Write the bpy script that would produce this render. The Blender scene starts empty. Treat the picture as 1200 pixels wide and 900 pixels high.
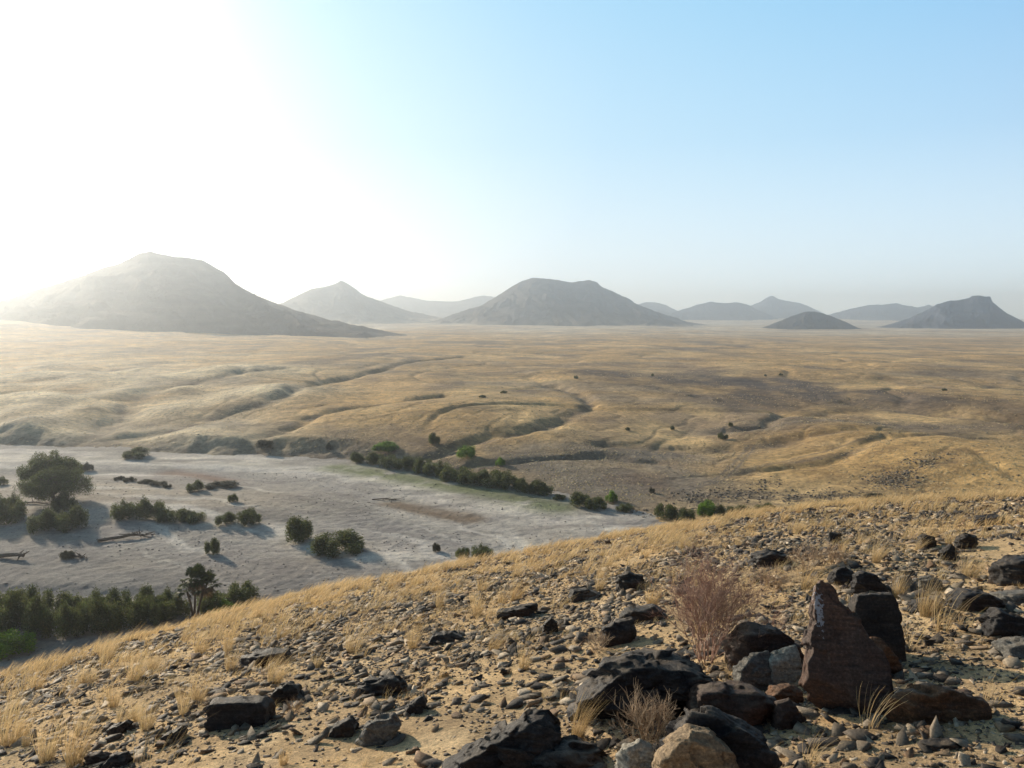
import bpy, bmesh, math, random
import numpy as np
from mathutils import Vector
PI = math.pi
random.seed(7)
rng = np.random.default_rng(7)
scene = bpy.context.scene
COL = scene.collection

# ------------------------------------------------------------------ noise
_p = np.random.default_rng(3).permutation(256)
PERM = np.concatenate([_p, _p, _p]).astype(np.int64)
_g = np.random.default_rng(5).normal(size=(256, 3))
GRAD = _g / np.linalg.norm(_g, axis=1)[:, None]
G2 = GRAD[:, :2]/np.linalg.norm(GRAD[:, :2], axis=1)[:, None]
def perlin(x, y, z=0.0):
    x = np.asarray(x, float); y = np.asarray(y, float)
    if np.isscalar(z):
        s = int(abs(z)*37) & 255; x = x + z*7.31; y = y - z*3.77
        x0 = np.floor(x); y0 = np.floor(y); fx = x-x0; fy = y-y0; xi = x0.astype(np.int32) & 255; yi = y0.astype(np.int32) & 255
        u = fx*fx*fx*(fx*(fx*6-15)+10); v = fy*fy*fy*(fy*(fy*6-15)+10)
        def c(dx, dy):
            h = PERM[PERM[(xi+dx)] + yi + dy] ; h = PERM[(h+s) & 255]
            return G2[h, 0]*(fx-dx) + G2[h, 1]*(fy-dy)
        a = c(0, 0); b = c(1, 0); d = c(0, 1); e = c(1, 1)
        return (a + u*(b-a) + v*((d + u*(e-d)) - (a + u*(b-a))))*1.5
    z = np.zeros_like(x) + z
    xi = np.floor(x).astype(np.int64); yi = np.floor(y).astype(np.int64); zi = np.floor(z).astype(np.int64)
    fx, fy, fz = x - xi, y - yi, z - zi
    f = lambda t: t*t*t*(t*(t*6 - 15) + 10)
    u, v, w = f(fx), f(fy), f(fz)
    out = 0
    for dx in (0, 1):
        for dy in (0, 1):
            for dz in (0, 1):
                h = PERM[PERM[PERM[(xi+dx) & 255] + ((yi+dy) & 255)] + ((zi+dz) & 255)]
                g = GRAD[h]
                d = g[..., 0]*(fx-dx) + g[..., 1]*(fy-dy) + g[..., 2]*(fz-dz)
                out = out + d * (u if dx else 1-u) * (v if dy else 1-v) * (w if dz else 1-w)
    return out * 1.6
def fbm(x, y, z=0.0, o=4, gain=0.5):
    s, a, t = 0, 1.0, 0
    for i in range(o):
        s = s + a*perlin(x*2.03**i + 17.3*i, y*2.03**i - 9.1*i, z*2.03**i + 3.7*i if not np.isscalar(z) else z + 3.7*i)
        t += a; a *= gain
    return s/t
def sstep(a, b, x):
    t = np.clip((np.asarray(x, float)-a)/(b-a), 0, 1); return t*t*(3-2*t)

# ------------------------------------------------------------------ camera geometry
F = 950.0; HOR = 370.0
PITCH = math.atan((450-HOR)/F)
def ray(px, row):
    cx, cy = (px-600)/F, (450-row)/F
    d = np.array([cx, math.cos(PITCH) + cy*math.sin(PITCH), -math.sin(PITCH) + cy*math.cos(PITCH)])
    return d
def project(P):                      # world point -> picture position, used only for counting what is in view
    x, y, z = P
    dep = y*math.cos(PITCH) - z*math.sin(PITCH)
    up = y*math.sin(PITCH) + z*math.cos(PITCH)
    return 600 + F*x/dep, 450 - F*up/dep, dep

# ------------------------------------------------------------------ near hillside
RIDGE = [(-260, 905), (-120, 850), (0, 797), (60, 777), (130, 756), (230, 728), (330, 706), (450, 681), (520, 667), (600, 655),
         (690, 637), (780, 620), (900, 602), (1000, 591), (1100, 584), (1200, 578), (1350, 566), (1500, 560)]
_th, _V = [], []
for px, row in RIDGE:
    d = ray(px, row); _th.append(math.atan2(d[0], d[1])); _V.append(d[2]/math.hypot(d[0], d[1]))
_tg = np.linspace(-1.45, 1.45, 600)
_Vg = np.interp(_tg, _th, _V)
_k = np.exp(-np.linspace(-2, 2, 31)**2); _k /= _k.sum()
_Vg = np.convolve(np.pad(_Vg, 15, mode='edge'), _k, mode='valid')
H0 = 1.6
def rc_of(th): return 17 + 9*sstep(-0.5, 0.6, th) - 2*sstep(0.0, -0.6, th)
def hill_z(x, y, detail=True):
    x = np.asarray(x, float); y = np.asarray(y, float)
    th = np.arctan2(x, y); r = np.maximum(np.hypot(x, y), 0.3)
    V = np.interp(th, _tg, _Vg); rc = rc_of(th)
    z = r*V - H0*(1 - r/rc)**2
    if detail:
        z = z + 0.16*fbm(x/5.0, y/5.0, 2.2, 3)*sstep(2, 8, r) + 0.05*fbm(x/1.1, y/1.1, 5.5, 4)
    return z

# ------------------------------------------------------------------ river bed and valley
EDGE = np.array([(-900, 300), (-420, 262), (-250, 246), (-135, 214), (-105, 207), (-73, 199), (-41, 194), (-19, 180), (-5, 167),
                 (7, 157), (18, 145), (25, 133), (50, 114), (90, 96), (150, 82), (400, 40)], float)
def bank_sd(x, y):
    best = np.full(np.shape(x), 1e9)
    for a, b in zip(EDGE[:-1], EDGE[1:]):
        ab = b-a; t = np.clip(((x-a[0])*ab[0] + (y-a[1])*ab[1])/(ab@ab), 0, 1)
        best = np.minimum(best, np.hypot(x-a[0]-t*ab[0], y-a[1]-t*ab[1]))
    s = np.where(y > np.interp(x, EDGE[:, 0], EDGE[:, 1]), 1, -1)
    return best*s + 1.6*fbm(x/9, y/9, 1.1, 3)*2.0
def flat_pt(px, row, z):
    d = ray(px, row); t = z/d[2]; return d[0]*t, d[1]*t
def poly_dist(x, y, pts):
    best = np.full(np.shape(x), 1e9)
    pts = np.array(pts)
    for a, b in zip(pts[:-1], pts[1:]):
        ab = b-a; t = np.clip(((x-a[0])*ab[0] + (y-a[1])*ab[1])/(ab@ab), 0, 1)
        best = np.minimum(best, np.hypot(x-a[0]-t*ab[0], y-a[1]-t*ab[1]))
    return best
GULLIES = [([(96, 516), (130, 504), (187, 497), (267, 480), (320, 473), (373, 450), (433, 437), (473, 427), (540, 418)], 2.0, 6),
           ([(96, 512), (143, 480), (150, 468), (235, 450), (330, 438)], 1.8, 6),
           ([(295, 522), (318, 503), (350, 490), (400, 484), (467, 474), (520, 466)], 1.8, 5),
           ([(400, 528), (470, 523), (533, 519), (600, 507), (633, 500), (676, 486), (690, 474), (677, 463), (640, 452)], 1.3, 4.5),
           ([(560, 532), (640, 527), (700, 524), (760, 528)], 1.0, 3.0),
           ([(840, 500), (900, 498), (917, 491), (912, 480), (880, 470), (820, 462)], 1.2, 4),
           ([(1000, 468), (1080, 478), (1150, 487), (1290, 500)], 1.8, 7),
           ([(700, 515), (860, 515), (1000, 512), (1100, 505), (1250, 512)], 0.9, 5),
           ([(800, 545), (900, 533), (1020, 527), (1100, 514), (1160, 508)], 0.7, 3)]
GUL = [(np.array([flat_pt(px, r, -31) for px, r in g]), dp, w) for g, dp, w in GULLIES]
MOUNDS = [(45, 492, 24, 4.2), (112, 478, 20, 3.2), (150, 462, 26, 3.0), (85, 452, 30, 3.4), (30, 468, 30, 3.2), (180, 449, 24, 2.8), (10, 500, 22, 3.0),
          (40, 440, 40, 3.5), (290, 468, 26, 3.2), (345, 462, 24, 2.6), (230, 500, 26, 2.4), (390, 500, 26, 2.0), (260, 517, 22, 2.4), (180, 519, 18, 2.4), (340, 520, 20, 1.8),
          (480, 490, 34, 2.6), (590, 480, 36, 2.4), (560, 500, 30, 1.8), (740, 486, 34, 2.6), (850, 480, 30, 2.0), (650, 515, 24, 1.5), (960, 500, 34, 2.0),
          (520, 455, 50, 3.0), (300, 440, 50, 3.5), (720, 450, 60, 2.8), (960, 440, 60, 3.0), (1120, 470, 40, 2.6), (1080, 530, 26, 1.6), (1180, 540, 26, 2.2)]
MOUNDS += [(70, 505, 16, 2.4), (130, 497, 16, 2.2), (20, 482, 18, 3.0), (75, 470, 20, 3.2), (140, 448, 20, 2.6), (200, 478, 18, 2.2), (215, 460, 18, 2.4), (5, 455, 26, 3.4), (105, 440, 26, 3.0), (170, 432, 26, 3.0), (250, 440, 26, 2.6), (60, 430, 30, 3.2)]
MND = [(*flat_pt(px, r, -31), w*(.55 if px < 240 else .85), h*(.72 if px < 240 else .9)) for px, r, w, h in MOUNDS]
def valley_z(x, y):
    x = np.asarray(x, float); y = np.asarray(y, float)
    r = np.hypot(x, y); th = np.arctan2(x, y)
    sd = bank_sd(x, y)
    left = sstep(0.05, -0.15, th)
    z = -35.6 + (0.9 + 0.2*left)*sstep(-1, 5 + 10*left, sd) + 1.9*sstep(2, 70, sd) + 1.7*sstep(30, 220, sd)
    wx = x + 30*fbm(x/110, y/110, 8.8, 2); wy = y + 30*fbm(x/110+40, y/110, 9.8, 2)
    amp = sstep(3, 60, sd)
    z = z + amp*(2.9*fbm(wx/150, wy/200, 0.3, 2) + 0.8*fbm(wx/60, wy/90, 4.3, 2) + 0.13*fbm(wx/17, wy/30, 6.3, 3, 0.6))
    # branching drainage lines
    n1 = fbm(wx/95 + 5, wy/150, 12.1, 2); n2 = fbm(wx/40 + 9, wy/66, 15.7, 2)
    z = z - amp*(0.8*np.exp(-(n1/0.04)**2) + 0.22*np.exp(-(n2/0.06)**2))
    n3 = fbm(wx/15 + 3, wy/24, 21.3, 2)
    z = z - 0.22*amp*np.exp(-(n3/0.08)**2)*sstep(900, 300, r)
    for c in MND:
        u_ = (x-c[0])*.95 + (y-c[1])*.3; v_ = (y-c[1])*.95 - (x-c[0])*.3; q = (u_/c[2])**2 + (v_/(c[2]*2.0))**2
        z = z + 1.05*c[3]*np.exp(-q*1.6)*sstep(0, 14, sd)
    for pts, dp, w in GUL:
        d = poly_dist(x + 7*fbm(x/28, y/34, 51.0, 3), y + 9*fbm(x/28, y/34, 53.0, 3), pts)
        dp = dp*(1 + 0.7*fbm(x/22, y/22, 55.0, 2))
        z = z - (1.15 - 0.45*sstep(-0.1, -0.35, th))*dp*np.exp(-(d/(w*0.8))**2)*sstep(-2, 10, sd)
    # broad tilt: higher to the left, falling away to the right
    far = sstep(500, 2200, r)
    z = z + far*(16*sstep(-0.12, -0.6, th) - 22*sstep(0.0, 0.62, th) + 7*fbm(x/900, y/900, 2.7, 2)) + 5*sstep(900, 2200, r)*fbm(x/330, y/420, 61.0, 3)
    for ax_, ay_, sx_, sy_, hh_ in ((-960, 1120, 400, 330, 24), (230, 2950, 1000, 900, 7), (1480, 2600, 800, 700, 8), (-640, 3000, 600, 500, 7), (780, 2250, 380, 300, 7), (1900, 4300, 900, 700, 20), (1100, 4300, 900, 600, 14)):
        z = z + hh_*np.exp(-((x-ax_)/sx_)**2 - ((y-ay_)/sy_)**2)
    z = np.where(sd > 2, np.maximum(z, -35.15 + 0.65*sstep(2, 14, sd) + 0.15*fbm(x/6, y/6, 2.9, 2)), z)
    z = np.where(sd < -6, -37.0, z)
    return z
BAR = [flat_pt(px, r, -35) for px, r in ((-60, 590), (30, 580), (120, 585), (190, 600), (260, 598))]
def bed_z(x, y):
    x = np.asarray(x, float); y = np.asarray(y, float)
    z = -35 + 0.22*fbm(x/17, y/17, 3.1, 3)
    z = z + 0.8*np.exp(-(poly_dist(x, y, BAR)/15)**2)
    wx = x + 4*perlin(x/20, y/20, 1.2)
    z = z + 0.13*fbm(wx/1.7, y/1.7, 7.7, 2) + 0.05*fbm(x/0.6, y/0.6, 2.2, 2)
    CH = [flat_pt(px, r, -35) for px, r in ((-50, 556), (120, 552), (250, 552), (360, 566), (480, 590), (600, 630), (680, 680))]
    z = z - 0.55*np.exp(-(poly_dist(x, y, CH)/5)**2)
    CH2 = [flat_pt(px, r, -35) for px, r in ((-50, 690), (100, 694), (200, 697), (330, 720))]
    z = z - 0.7*np.exp(-(poly_dist(x, y, CH2)/2.2)**2)
    return z
def all_z(x, y): return np.maximum(np.maximum(hill_z(x, y, False), valley_z(x, y)), bed_z(x, y))
def hit(px, row, fn, t0=2.0, t1=6000):
    d = ray(px, row)
    t = np.geomspace(t0, t1, 1600)
    below = d[2]*t < fn(d[0]*t, d[1]*t)
    i = int(np.argmax(below)) if below.any() else len(t)-1
    i = max(i, 1); a, b = t[i-1], t[i]
    for _ in range(22):
        m = (a+b)/2
        if d[2]*m < float(fn(np.array(d[0]*m), np.array(d[1]*m))): b = m
        else: a = m
    return d[0]*b, d[1]*b, d[2]*b

# ------------------------------------------------------------------ mesh helpers
def mesh(name, V, Fc, smooth=False, attr=None):
    V = np.asarray(V, np.float32); Fc = np.asarray(Fc, np.int32)
    me = bpy.data.meshes.new(name)
    n, k = Fc.shape
    me.vertices.add(len(V)); me.vertices.foreach_set('co', V.ravel())
    me.loops.add(n*k); me.loops.foreach_set('vertex_index', Fc.ravel())
    me.polygons.add(n); me.polygons.foreach_set('loop_start', np.arange(0, n*k, k, dtype=np.int32))
    me.polygons.foreach_set('loop_total', np.full(n, k, np.int32))
    if smooth: me.polygons.foreach_set('use_smooth', np.ones(n, bool))
    me.update(calc_edges=True)
    if attr is not None:
        A = np.asarray(attr, np.float32)
        if A.shape[1] == 3: A = np.hstack([A, np.ones((len(A), 1), np.float32)])
        ca = me.color_attributes.new('tint', 'FLOAT_COLOR', 'POINT'); ca.data.foreach_set('color', A.ravel())
    return me
def obj(name, me, mats, parent=None, loc=None, rot=None, scale=None):
    o = bpy.data.objects.new(name, me); COL.objects.link(o)
    if me is not None and mats is not None and len(me.materials) == 0:
        for m in (mats if isinstance(mats, (list, tuple)) else [mats]): me.materials.append(m)
    if parent is not None: o.parent = parent
    if loc is not None: o.location = loc
    if rot is not None: o.rotation_euler = rot
    if scale is not None: o.scale = scale
    return o
def tag(o, label=None, cat=None, group=None, kind=None):
    if label: o['label'] = label
    if cat: o['category'] = cat
    if group: o['group'] = group
    if kind: o['kind'] = kind
    return o
def empty(name, loc):
    o = bpy.data.objects.new(name, None); COL.objects.link(o); o.location = loc; o.empty_display_size = 0.3; return o
def grid_faces(nr, nc):
    i = np.arange(nr-1)[:, None]*nc + np.arange(nc-1)[None, :]
    i = i.ravel(); return np.stack([i, i+1, i+nc+1, i+nc], 1)

# ------------------------------------------------------------------ materials
def nt(name):
    m = bpy.data.materials.new(name); m.use_nodes = True; t = m.node_tree
    return m, t, t.nodes, t.links, t.nodes['Principled BSDF']
def noise_n(N, L, vec, scale, detail=6, rough=0.6, dim='3D'):
    n = N.new('ShaderNodeTexNoise'); n.inputs['Scale'].default_value = scale; n.inputs['Detail'].default_value = detail
    n.inputs['Roughness'].default_value = rough
    if vec is not None: L.new(vec, n.inputs['Vector'])
    return n.outputs['Fac']
def ramp_n(N, L, fac, stops):
    r = N.new('ShaderNodeValToRGB'); e = r.color_ramp.elements
    while len(e) < len(stops): e.new(0.5)
    for i, (p, c) in enumerate(stops):
        e[i].position = p; e[i].color = (*c, 1) if not np.isscalar(c) else (c, c, c, 1)
    L.new(fac, r.inputs['Fac']); return r.outputs['Color']
def mix_n(N, L, fac, a, b, mode='MIX'):
    m = N.new('ShaderNodeMix'); m.data_type = 'RGBA'; m.blend_type = mode
    for s, v in ((m.inputs[0], fac), (m.inputs[6], a), (m.inputs[7], b)):
        if hasattr(v, 'links'): L.new(v, s)
        elif np.isscalar(v): s.default_value = v
        else: s.default_value = (*v, 1)
    return m.outputs[2]
def bump_n(N, L, h, strength, dist, prev=None):
    b = N.new('ShaderNodeBump'); b.inputs['Strength'].default_value = strength; b.inputs['Distance'].default_value = dist
    L.new(h, b.inputs['Height'])
    if prev is not None: L.new(prev, b.inputs['Normal'])
    return b.outputs['Normal']

def mat_terrain(name, scales, bumps, contrast, rough=0.95):
    m, t, N, L, P = nt(name)
    pos = N.new('ShaderNodeNewGeometry').outputs['Position']
    at = N.new('ShaderNodeAttribute'); at.attribute_name = 'tint'
    c = at.outputs['Color']
    for s, k in zip(scales, contrast):
        f = noise_n(N, L, pos, s, 7, 0.65)
        lo, hi = 1-k, 1+k*0.8
        c = mix_n(N, L, 1.0, c, ramp_n(N, L, f, [(0.32, (lo, lo, lo*1.03)), (0.68, (hi, hi, hi*0.97))]), 'MULTIPLY')
    L.new(c, P.inputs['Base Color'])
    nrm = None
    for s, st, d in bumps:
        nrm = bump_n(N, L, noise_n(N, L, pos, s, 6, 0.7), st, d, nrm)
    L.new(nrm, P.inputs['Normal'])
    P.inputs['Roughness'].default_value = rough; P.inputs['Specular IOR Level'].default_value = 0.15
    return m
M_hill = mat_terrain('dry_stony_soil', (0.9, 6, 40, 160), [(7, 0.7, 0.06), (45, 0.8, 0.018), (170, 0.6, 0.006)], (0.2, 0.3, 0.35, 0.25))
M_plain = mat_terrain('dry_grass_plain', (0.006, 0.035, 0.16, 0.7), [(0.09, 0.35, 1.0), (0.5, 0.8, 0.45), (1.8, 0.8, 0.22)], (0.22, 0.34, 0.34, 0.4))
M_bed = mat_terrain('river_sand', (0.05, 0.3, 1.6, 5.0), [(0.4, 0.4, 0.2), (1.5, 0.7, 0.16), (4.5, 0.8, 0.06)], (0.14, 0.16, 0.2, 0.22))

def mat_rock(name, base, second, third=None, scale=5.0, strata=0.5, rough=0.62, white_streak=None):
    m, t, N, L, P = nt(name)
    tc = N.new('ShaderNodeTexCoord').outputs['Object']
    f1 = noise_n(N, L, tc, scale*0.5, 8, 0.62)
    c = mix_n(N, L, ramp_n(N, L, f1, [(0.42, 0.0), (0.62, 1.0)]), base, second)
    if third is not None:
        c = mix_n(N, L, ramp_n(N, L, noise_n(N, L, tc, scale*0.33+0.7, 5, 0.5), [(0.54, 0.0), (0.66, 1.0)]), c, third)
    mp = N.new('ShaderNodeMapping'); L.new(tc, mp.inputs['Vector'])
    mp.inputs['Scale'].default_value = (2.5, 2.5, 22); mp.inputs['Rotation'].default_value = (0.15, 0.45, 0.3)
    fs = noise_n(N, L, mp.outputs['Vector'], scale*0.45, 6, 0.6)
    c = mix_n(N, L, 1.0, c, ramp_n(N, L, fs, [(0.3, (0.62,)*3), (0.7, (1.4, 1.36, 1.3))]), 'MULTIPLY')
    sp = noise_n(N, L, tc, scale*14, 5, 0.7)
    c = mix_n(N, L, 1.0, c, ramp_n(N, L, sp, [(0.3, (0.55,)*3), (0.52, (1.0,)*3), (0.72, (1.9, 1.85, 1.75))]), 'MULTIPLY')
    if white_streak is not None:
        sx, sz, wx, wz = white_streak
        s = N.new('ShaderNodeSeparateXYZ'); L.new(tc, s.inputs[0])
        def gauss(o, c0, w):
            a = N.new('ShaderNodeMath'); a.operation = 'SUBTRACT'; L.new(s.outputs[o], a.inputs[0]); a.inputs[1].default_value = c0
            b = N.new('ShaderNodeMath'); b.operation = 'DIVIDE'; L.new(a.outputs[0], b.inputs[0]); b.inputs[1].default_value = w
            c_ = N.new('ShaderNodeMath'); c_.operation = 'POWER'; L.new(b.outputs[0], c_.inputs[0]); c_.inputs[1].default_value = 2
            return c_.outputs[0]
        ad = N.new('ShaderNodeMath'); ad.operation = 'ADD'; L.new(gauss('X', sx, wx), ad.inputs[0]); L.new(gauss('Z', sz, wz), ad.inputs[1])
        nn = N.new('ShaderNodeMath'); nn.operation = 'MULTIPLY_ADD'; L.new(noise_n(N, L, tc, 60, 6, 0.75), nn.inputs[0]); nn.inputs[1].default_value = 6.5; L.new(ad.outputs[0], nn.inputs[2])
        c = mix_n(N, L, ramp_n(N, L, nn.outputs[0], [(0.0, 1.0), (0.99, 0.0)]) if False else None or _lt(N, L, nn.outputs[0], 3.55), c, (0.55, 0.56, 0.6))
    gz_ = N.new('ShaderNodeSeparateXYZ'); L.new(N.new('ShaderNodeNewGeometry').outputs['Normal'], gz_.inputs[0])
    du = N.new('ShaderNodeMath'); du.operation = 'MULTIPLY'; L.new(ramp_n(N, L, gz_.outputs['Z'], [(0.45, 0.0), (0.95, 0.5)]), du.inputs[0]); L.new(ramp_n(N, L, noise_n(N, L, tc, scale*1.3, 6, 0.7), [(0.42, 0.0), (0.62, 1.0)]), du.inputs[1])
    c = mix_n(N, L, du.outputs[0], c, (0.26, 0.19, 0.125))
    L.new(c, P.inputs['Base Color'])
    nrm = bump_n(N, L, fs, strata, 0.03)
    nrm = bump_n(N, L, noise_n(N, L, tc, scale*3, 8, 0.7), 0.6, 0.025, nrm)
    nrm = bump_n(N, L, sp, 0.45, 0.006, nrm)
    L.new(nrm, P.inputs['Normal'])
    P.inputs['Roughness'].default_value = rough; P.inputs['Specular IOR Level'].default_value = 0.22
    return m
def _lt(N, L, v, thr):
    a = N.new('ShaderNodeMath'); a.operation = 'LESS_THAN'; L.new(v, a.inputs[0]); a.inputs[1].default_value = thr
    b = N.new('ShaderNodeMath'); b.operation = 'MULTIPLY'; L.new(a.outputs[0], b.inputs[0]); b.inputs[1].default_value = 0.75
    return b.outputs[0]
R_black = mat_rock('blue_black_slate', (0.024, 0.022, 0.024), (0.055, 0.050, 0.050), (0.065, 0.038, 0.026))
R_dark = mat_rock('dark_varnished_rock', (0.030, 0.027, 0.026), (0.062, 0.050, 0.043), (0.085, 0.045, 0.026))
R_brown = mat_rock('red_brown_rock', (0.075, 0.045, 0.034), (0.045, 0.036, 0.034), (0.12, 0.05, 0.028), white_streak=None)
R_slab = mat_rock('red_brown_slab_rock', (0.13, 0.078, 0.058), (0.075, 0.058, 0.052), (0.16, 0.080, 0.050), white_streak=(-0.085, 0.50, 0.026, 0.13))
R_orange = mat_rock('orange_brown_rock', (0.17, 0.085, 0.042), (0.09, 0.05, 0.035), (0.22, 0.12, 0.06))
R_tan = mat_rock('tan_sandstone', (0.34, 0.25, 0.16), (0.26, 0.18, 0.115), (0.30, 0.24, 0.18), rough=0.85)
R_pale = mat_rock('pale_grey_stone', (0.40, 0.37, 0.31), (0.30, 0.28, 0.24), (0.46, 0.43, 0.36), rough=0.85)
R_grey = mat_rock('grey_slate', (0.14, 0.135, 0.125), (0.21, 0.195, 0.17), (0.10, 0.095, 0.09), rough=0.7)

def mat_attr_rock(name):
    m, t, N, L, P = nt(name)
    at = N.new('ShaderNodeAttribute'); at.attribute_name = 'tint'
    pos = N.new('ShaderNodeNewGeometry').outputs['Position']
    f = noise_n(N, L, pos, 60, 5, 0.7)
    c = mix_n(N, L, 1.0, at.outputs['Color'], ramp_n(N, L, f, [(0.3, (0.6,)*3), (0.7, (1.4, 1.38, 1.32))]), 'MULTIPLY')
    L.new(c, P.inputs['Base Color']); L.new(bump_n(N, L, f, 0.6, 0.01), P.inputs['Normal'])
    P.inputs['Roughness'].default_value = 0.7; P.inputs['Specular IOR Level'].default_value = 0.2
    return m
M_rubble = mat_attr_rock('slate_chips')

def mat_leaf(name, c1, c2, trans=0.3, rough=0.6, scale=0.6, attr=False):
    m, t, N, L, P = nt(name)
    pos = N.new('ShaderNodeNewGeometry').outputs['Position']
    c = mix_n(N, L, ramp_n(N, L, noise_n(N, L, pos, scale, 4, 0.7), [(0.35, 0.0), (0.65, 1.0)]), c1, c2)
    if attr:
        at = N.new('ShaderNodeAttribute'); at.attribute_name = 'tint'
        c = mix_n(N, L, 1.0, c, at.outputs['Color'], 'MULTIPLY')
    L.new(c, P.inputs['Base Color']); P.inputs['Roughness'].default_value = rough; P.inputs['Specular IOR Level'].default_value = 0.2
    tr = N.new('ShaderNodeBsdfTranslucent'); L.new(c, tr.inputs['Color'])
    mx = N.new('ShaderNodeMixShader'); mx.inputs[0].default_value = trans
    L.new(P.outputs[0], mx.inputs[1]); L.new(tr.outputs[0], mx.inputs[2])
    L.new(mx.outputs[0], N['Material Output'].inputs['Surface'])
    return m
L_dark = mat_leaf('olive_shrub_leaves', (0.10, 0.125, 0.043), (0.17, 0.19, 0.072), 0.38, attr=True)
L_mid = mat_leaf('tree_leaves', (0.095, 0.12, 0.04), (0.16, 0.18, 0.066), 0.38, attr=True)
L_bright = mat_leaf('fresh_green_leaves', (0.14, 0.26, 0.028), (0.21, 0.35, 0.045), 0.35, attr=True)
L_grey = mat_leaf('grey_green_leaves', (0.075, 0.080, 0.050), (0.11, 0.105, 0.065), 0.25, attr=True)
L_palm = mat_leaf('palm_fan_leaves', (0.05, 0.075, 0.025), (0.09, 0.11, 0.04), 0.2, attr=True)
L_dead = mat_leaf('dead_palm_leaves', (0.12, 0.085, 0.05), (0.17, 0.12, 0.07), 0.2, attr=True)
L_grass = mat_leaf('straw_grass', (0.80, 0.58, 0.30), (0.90, 0.72, 0.44), 0.45, 0.55, 1.2, attr=True)
L_twig = mat_leaf('red_brown_twigs', (0.40, 0.22, 0.16), (0.55, 0.38, 0.29), 0.0, 0.7, 6, attr=True)
L_dry = mat_leaf('dry_buff_twigs', (0.46, 0.31, 0.19), (0.56, 0.43, 0.30), 0.0, 0.7, 6, attr=True)
M_bark = mat_leaf('grey_brown_bark', (0.10, 0.075, 0.055), (0.15, 0.12, 0.09), 0.0, 0.9, 3)
M_drift = mat_leaf('bleached_driftwood', (0.22, 0.18, 0.14), (0.14, 0.11, 0.085), 0.0, 0.9, 2)

# ------------------------------------------------------------------ ground sheets
def mixc(a, b, f): return a*(1-f[..., None]) + np.asarray(b)*f[..., None]
# near hillside
th = np.linspace(-1.25, 1.25, 820); rr = np.concatenate([np.geomspace(0.5, 30, 620), np.geomspace(30.3, 120, 90)])
TH, RR = np.meshgrid(th, rr); X = RR*np.sin(TH); Y = RR*np.cos(TH)
Z = hill_z(X, Y)
C = np.zeros(X.shape + (3,)) + np.array([0.74, 0.51, 0.285])
C = mixc(C, (0.56, 0.39, 0.225), sstep(-0.1, 0.35, fbm(X/1.6, Y/1.6, 3.3, 4)))
C = mixc(C, (0.84, 0.61, 0.37), 0.7*sstep(0.1, 0.4, fbm(X/0.9, Y/0.9, 13.3, 3)))
C = mixc(C, (0.52, 0.36, 0.18), 0.6*sstep(0.4, 0.9, RR/rc_of(TH)))
hillside = obj('hillside_ground', mesh('hillside_ground', np.stack([X, Y, Z], -1).reshape(-1, 3), grid_faces(*X.shape), True, C.reshape(-1, 3)), M_hill)
tag(hillside, 'stony golden brown slope falling away to the left in the foreground', 'hillside', kind='structure')

# river bed
th = np.linspace(-1.15, 0.75, 760); rr = 1/np.linspace(1/62., 1/330., 620)
TH, RR = np.meshgrid(th, rr); X = RR*np.sin(TH); Y = RR*np.cos(TH); Z = bed_z(X, Y)
def patch(X, Y, px, row, wpx, hpx, zz=-35, ang=0):
    cx, cy = flat_pt(px, row, zz); x1, y1 = flat_pt(px+wpx, row, zz); _, y2 = flat_pt(px, row-hpx, zz)
    sx, sy = max(abs(x1-cx), 1), max(abs(y2-cy), 1)
    nx = (X-cx) + 0.5*sx*perlin(X/sx*1.3, Y/sy*1.3, px*0.1); ny = (Y-cy) + 0.5*sy*perlin(X/sx*1.3+9, Y/sy*1.3, px*0.1)
    a = math.radians(ang); nx, ny = nx*math.cos(a)+ny*math.sin(a), -nx*math.sin(a)+ny*math.cos(a)
    return np.exp(-((nx/sx)**2 + (ny/sy)**2)**1.5)
C = np.zeros(X.shape + (3,)) + np.array([0.37, 0.33, 0.295])
C = mixc(C, (0.215, 0.195, 0.18), 0.9*np.exp(-(poly_dist(X, Y, [flat_pt(px, r, -35) for px, r in ((-60, 668), (120, 665), (260, 690), (420, 700), (560, 690))])/13)**2))
C = mixc(C, (0.22, 0.20, 0.185), 0.9*np.exp(-(poly_dist(X, Y, [flat_pt(px, r, -35) for px, r in ((260, 585), (380, 592), (480, 612), (560, 634), (640, 655))])/7)**2))
def pdist(pts): return poly_dist(X, Y, [flat_pt(px, r, -35) for px, r in pts])
C = mixc(C, (0.75, 0.67, 0.57), 0.8*np.exp(-(pdist([(-40, 534), (150, 540), (300, 541), (420, 557), (560, 585), (700, 612)])/9)**2)*sstep(-0.4, 0.2, fbm(X/14, Y/5, 2.0, 3)))  # pale sand streaks along the channels, with their sunlit brightness painted in
C = mixc(C, (0.75, 0.67, 0.57), 0.75*np.exp(-(pdist([(250, 612), (330, 622), (420, 650), (520, 655), (600, 650)])/3.5)**2)*sstep(-0.5, 0.1, fbm(X/9, Y/9, 5.0, 3)))
C = mixc(C, (0.75, 0.67, 0.57), 0.5*np.exp(-(pdist([(470, 600), (560, 625), (650, 650)])/5)**2))
C = mixc(C, (0.40, 0.33, 0.26), 0.85*np.exp(-(pdist([(-60, 590), (30, 580), (120, 575), (200, 585), (290, 590)])/14)**2))
C = mixc(C, (0.23, 0.23, 0.13), 0.95*np.exp(-(pdist([(400, 549), (470, 560), (560, 575), (650, 594)])/4.5)**2)*sstep(-0.6, 0, fbm(X/6, Y/6, 2.5, 3)))
C = mixc(C, (0.20, 0.145, 0.10), 1.0*np.exp(-(pdist([(462, 588), (500, 596), (550, 606)])/2.6)**2))
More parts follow.
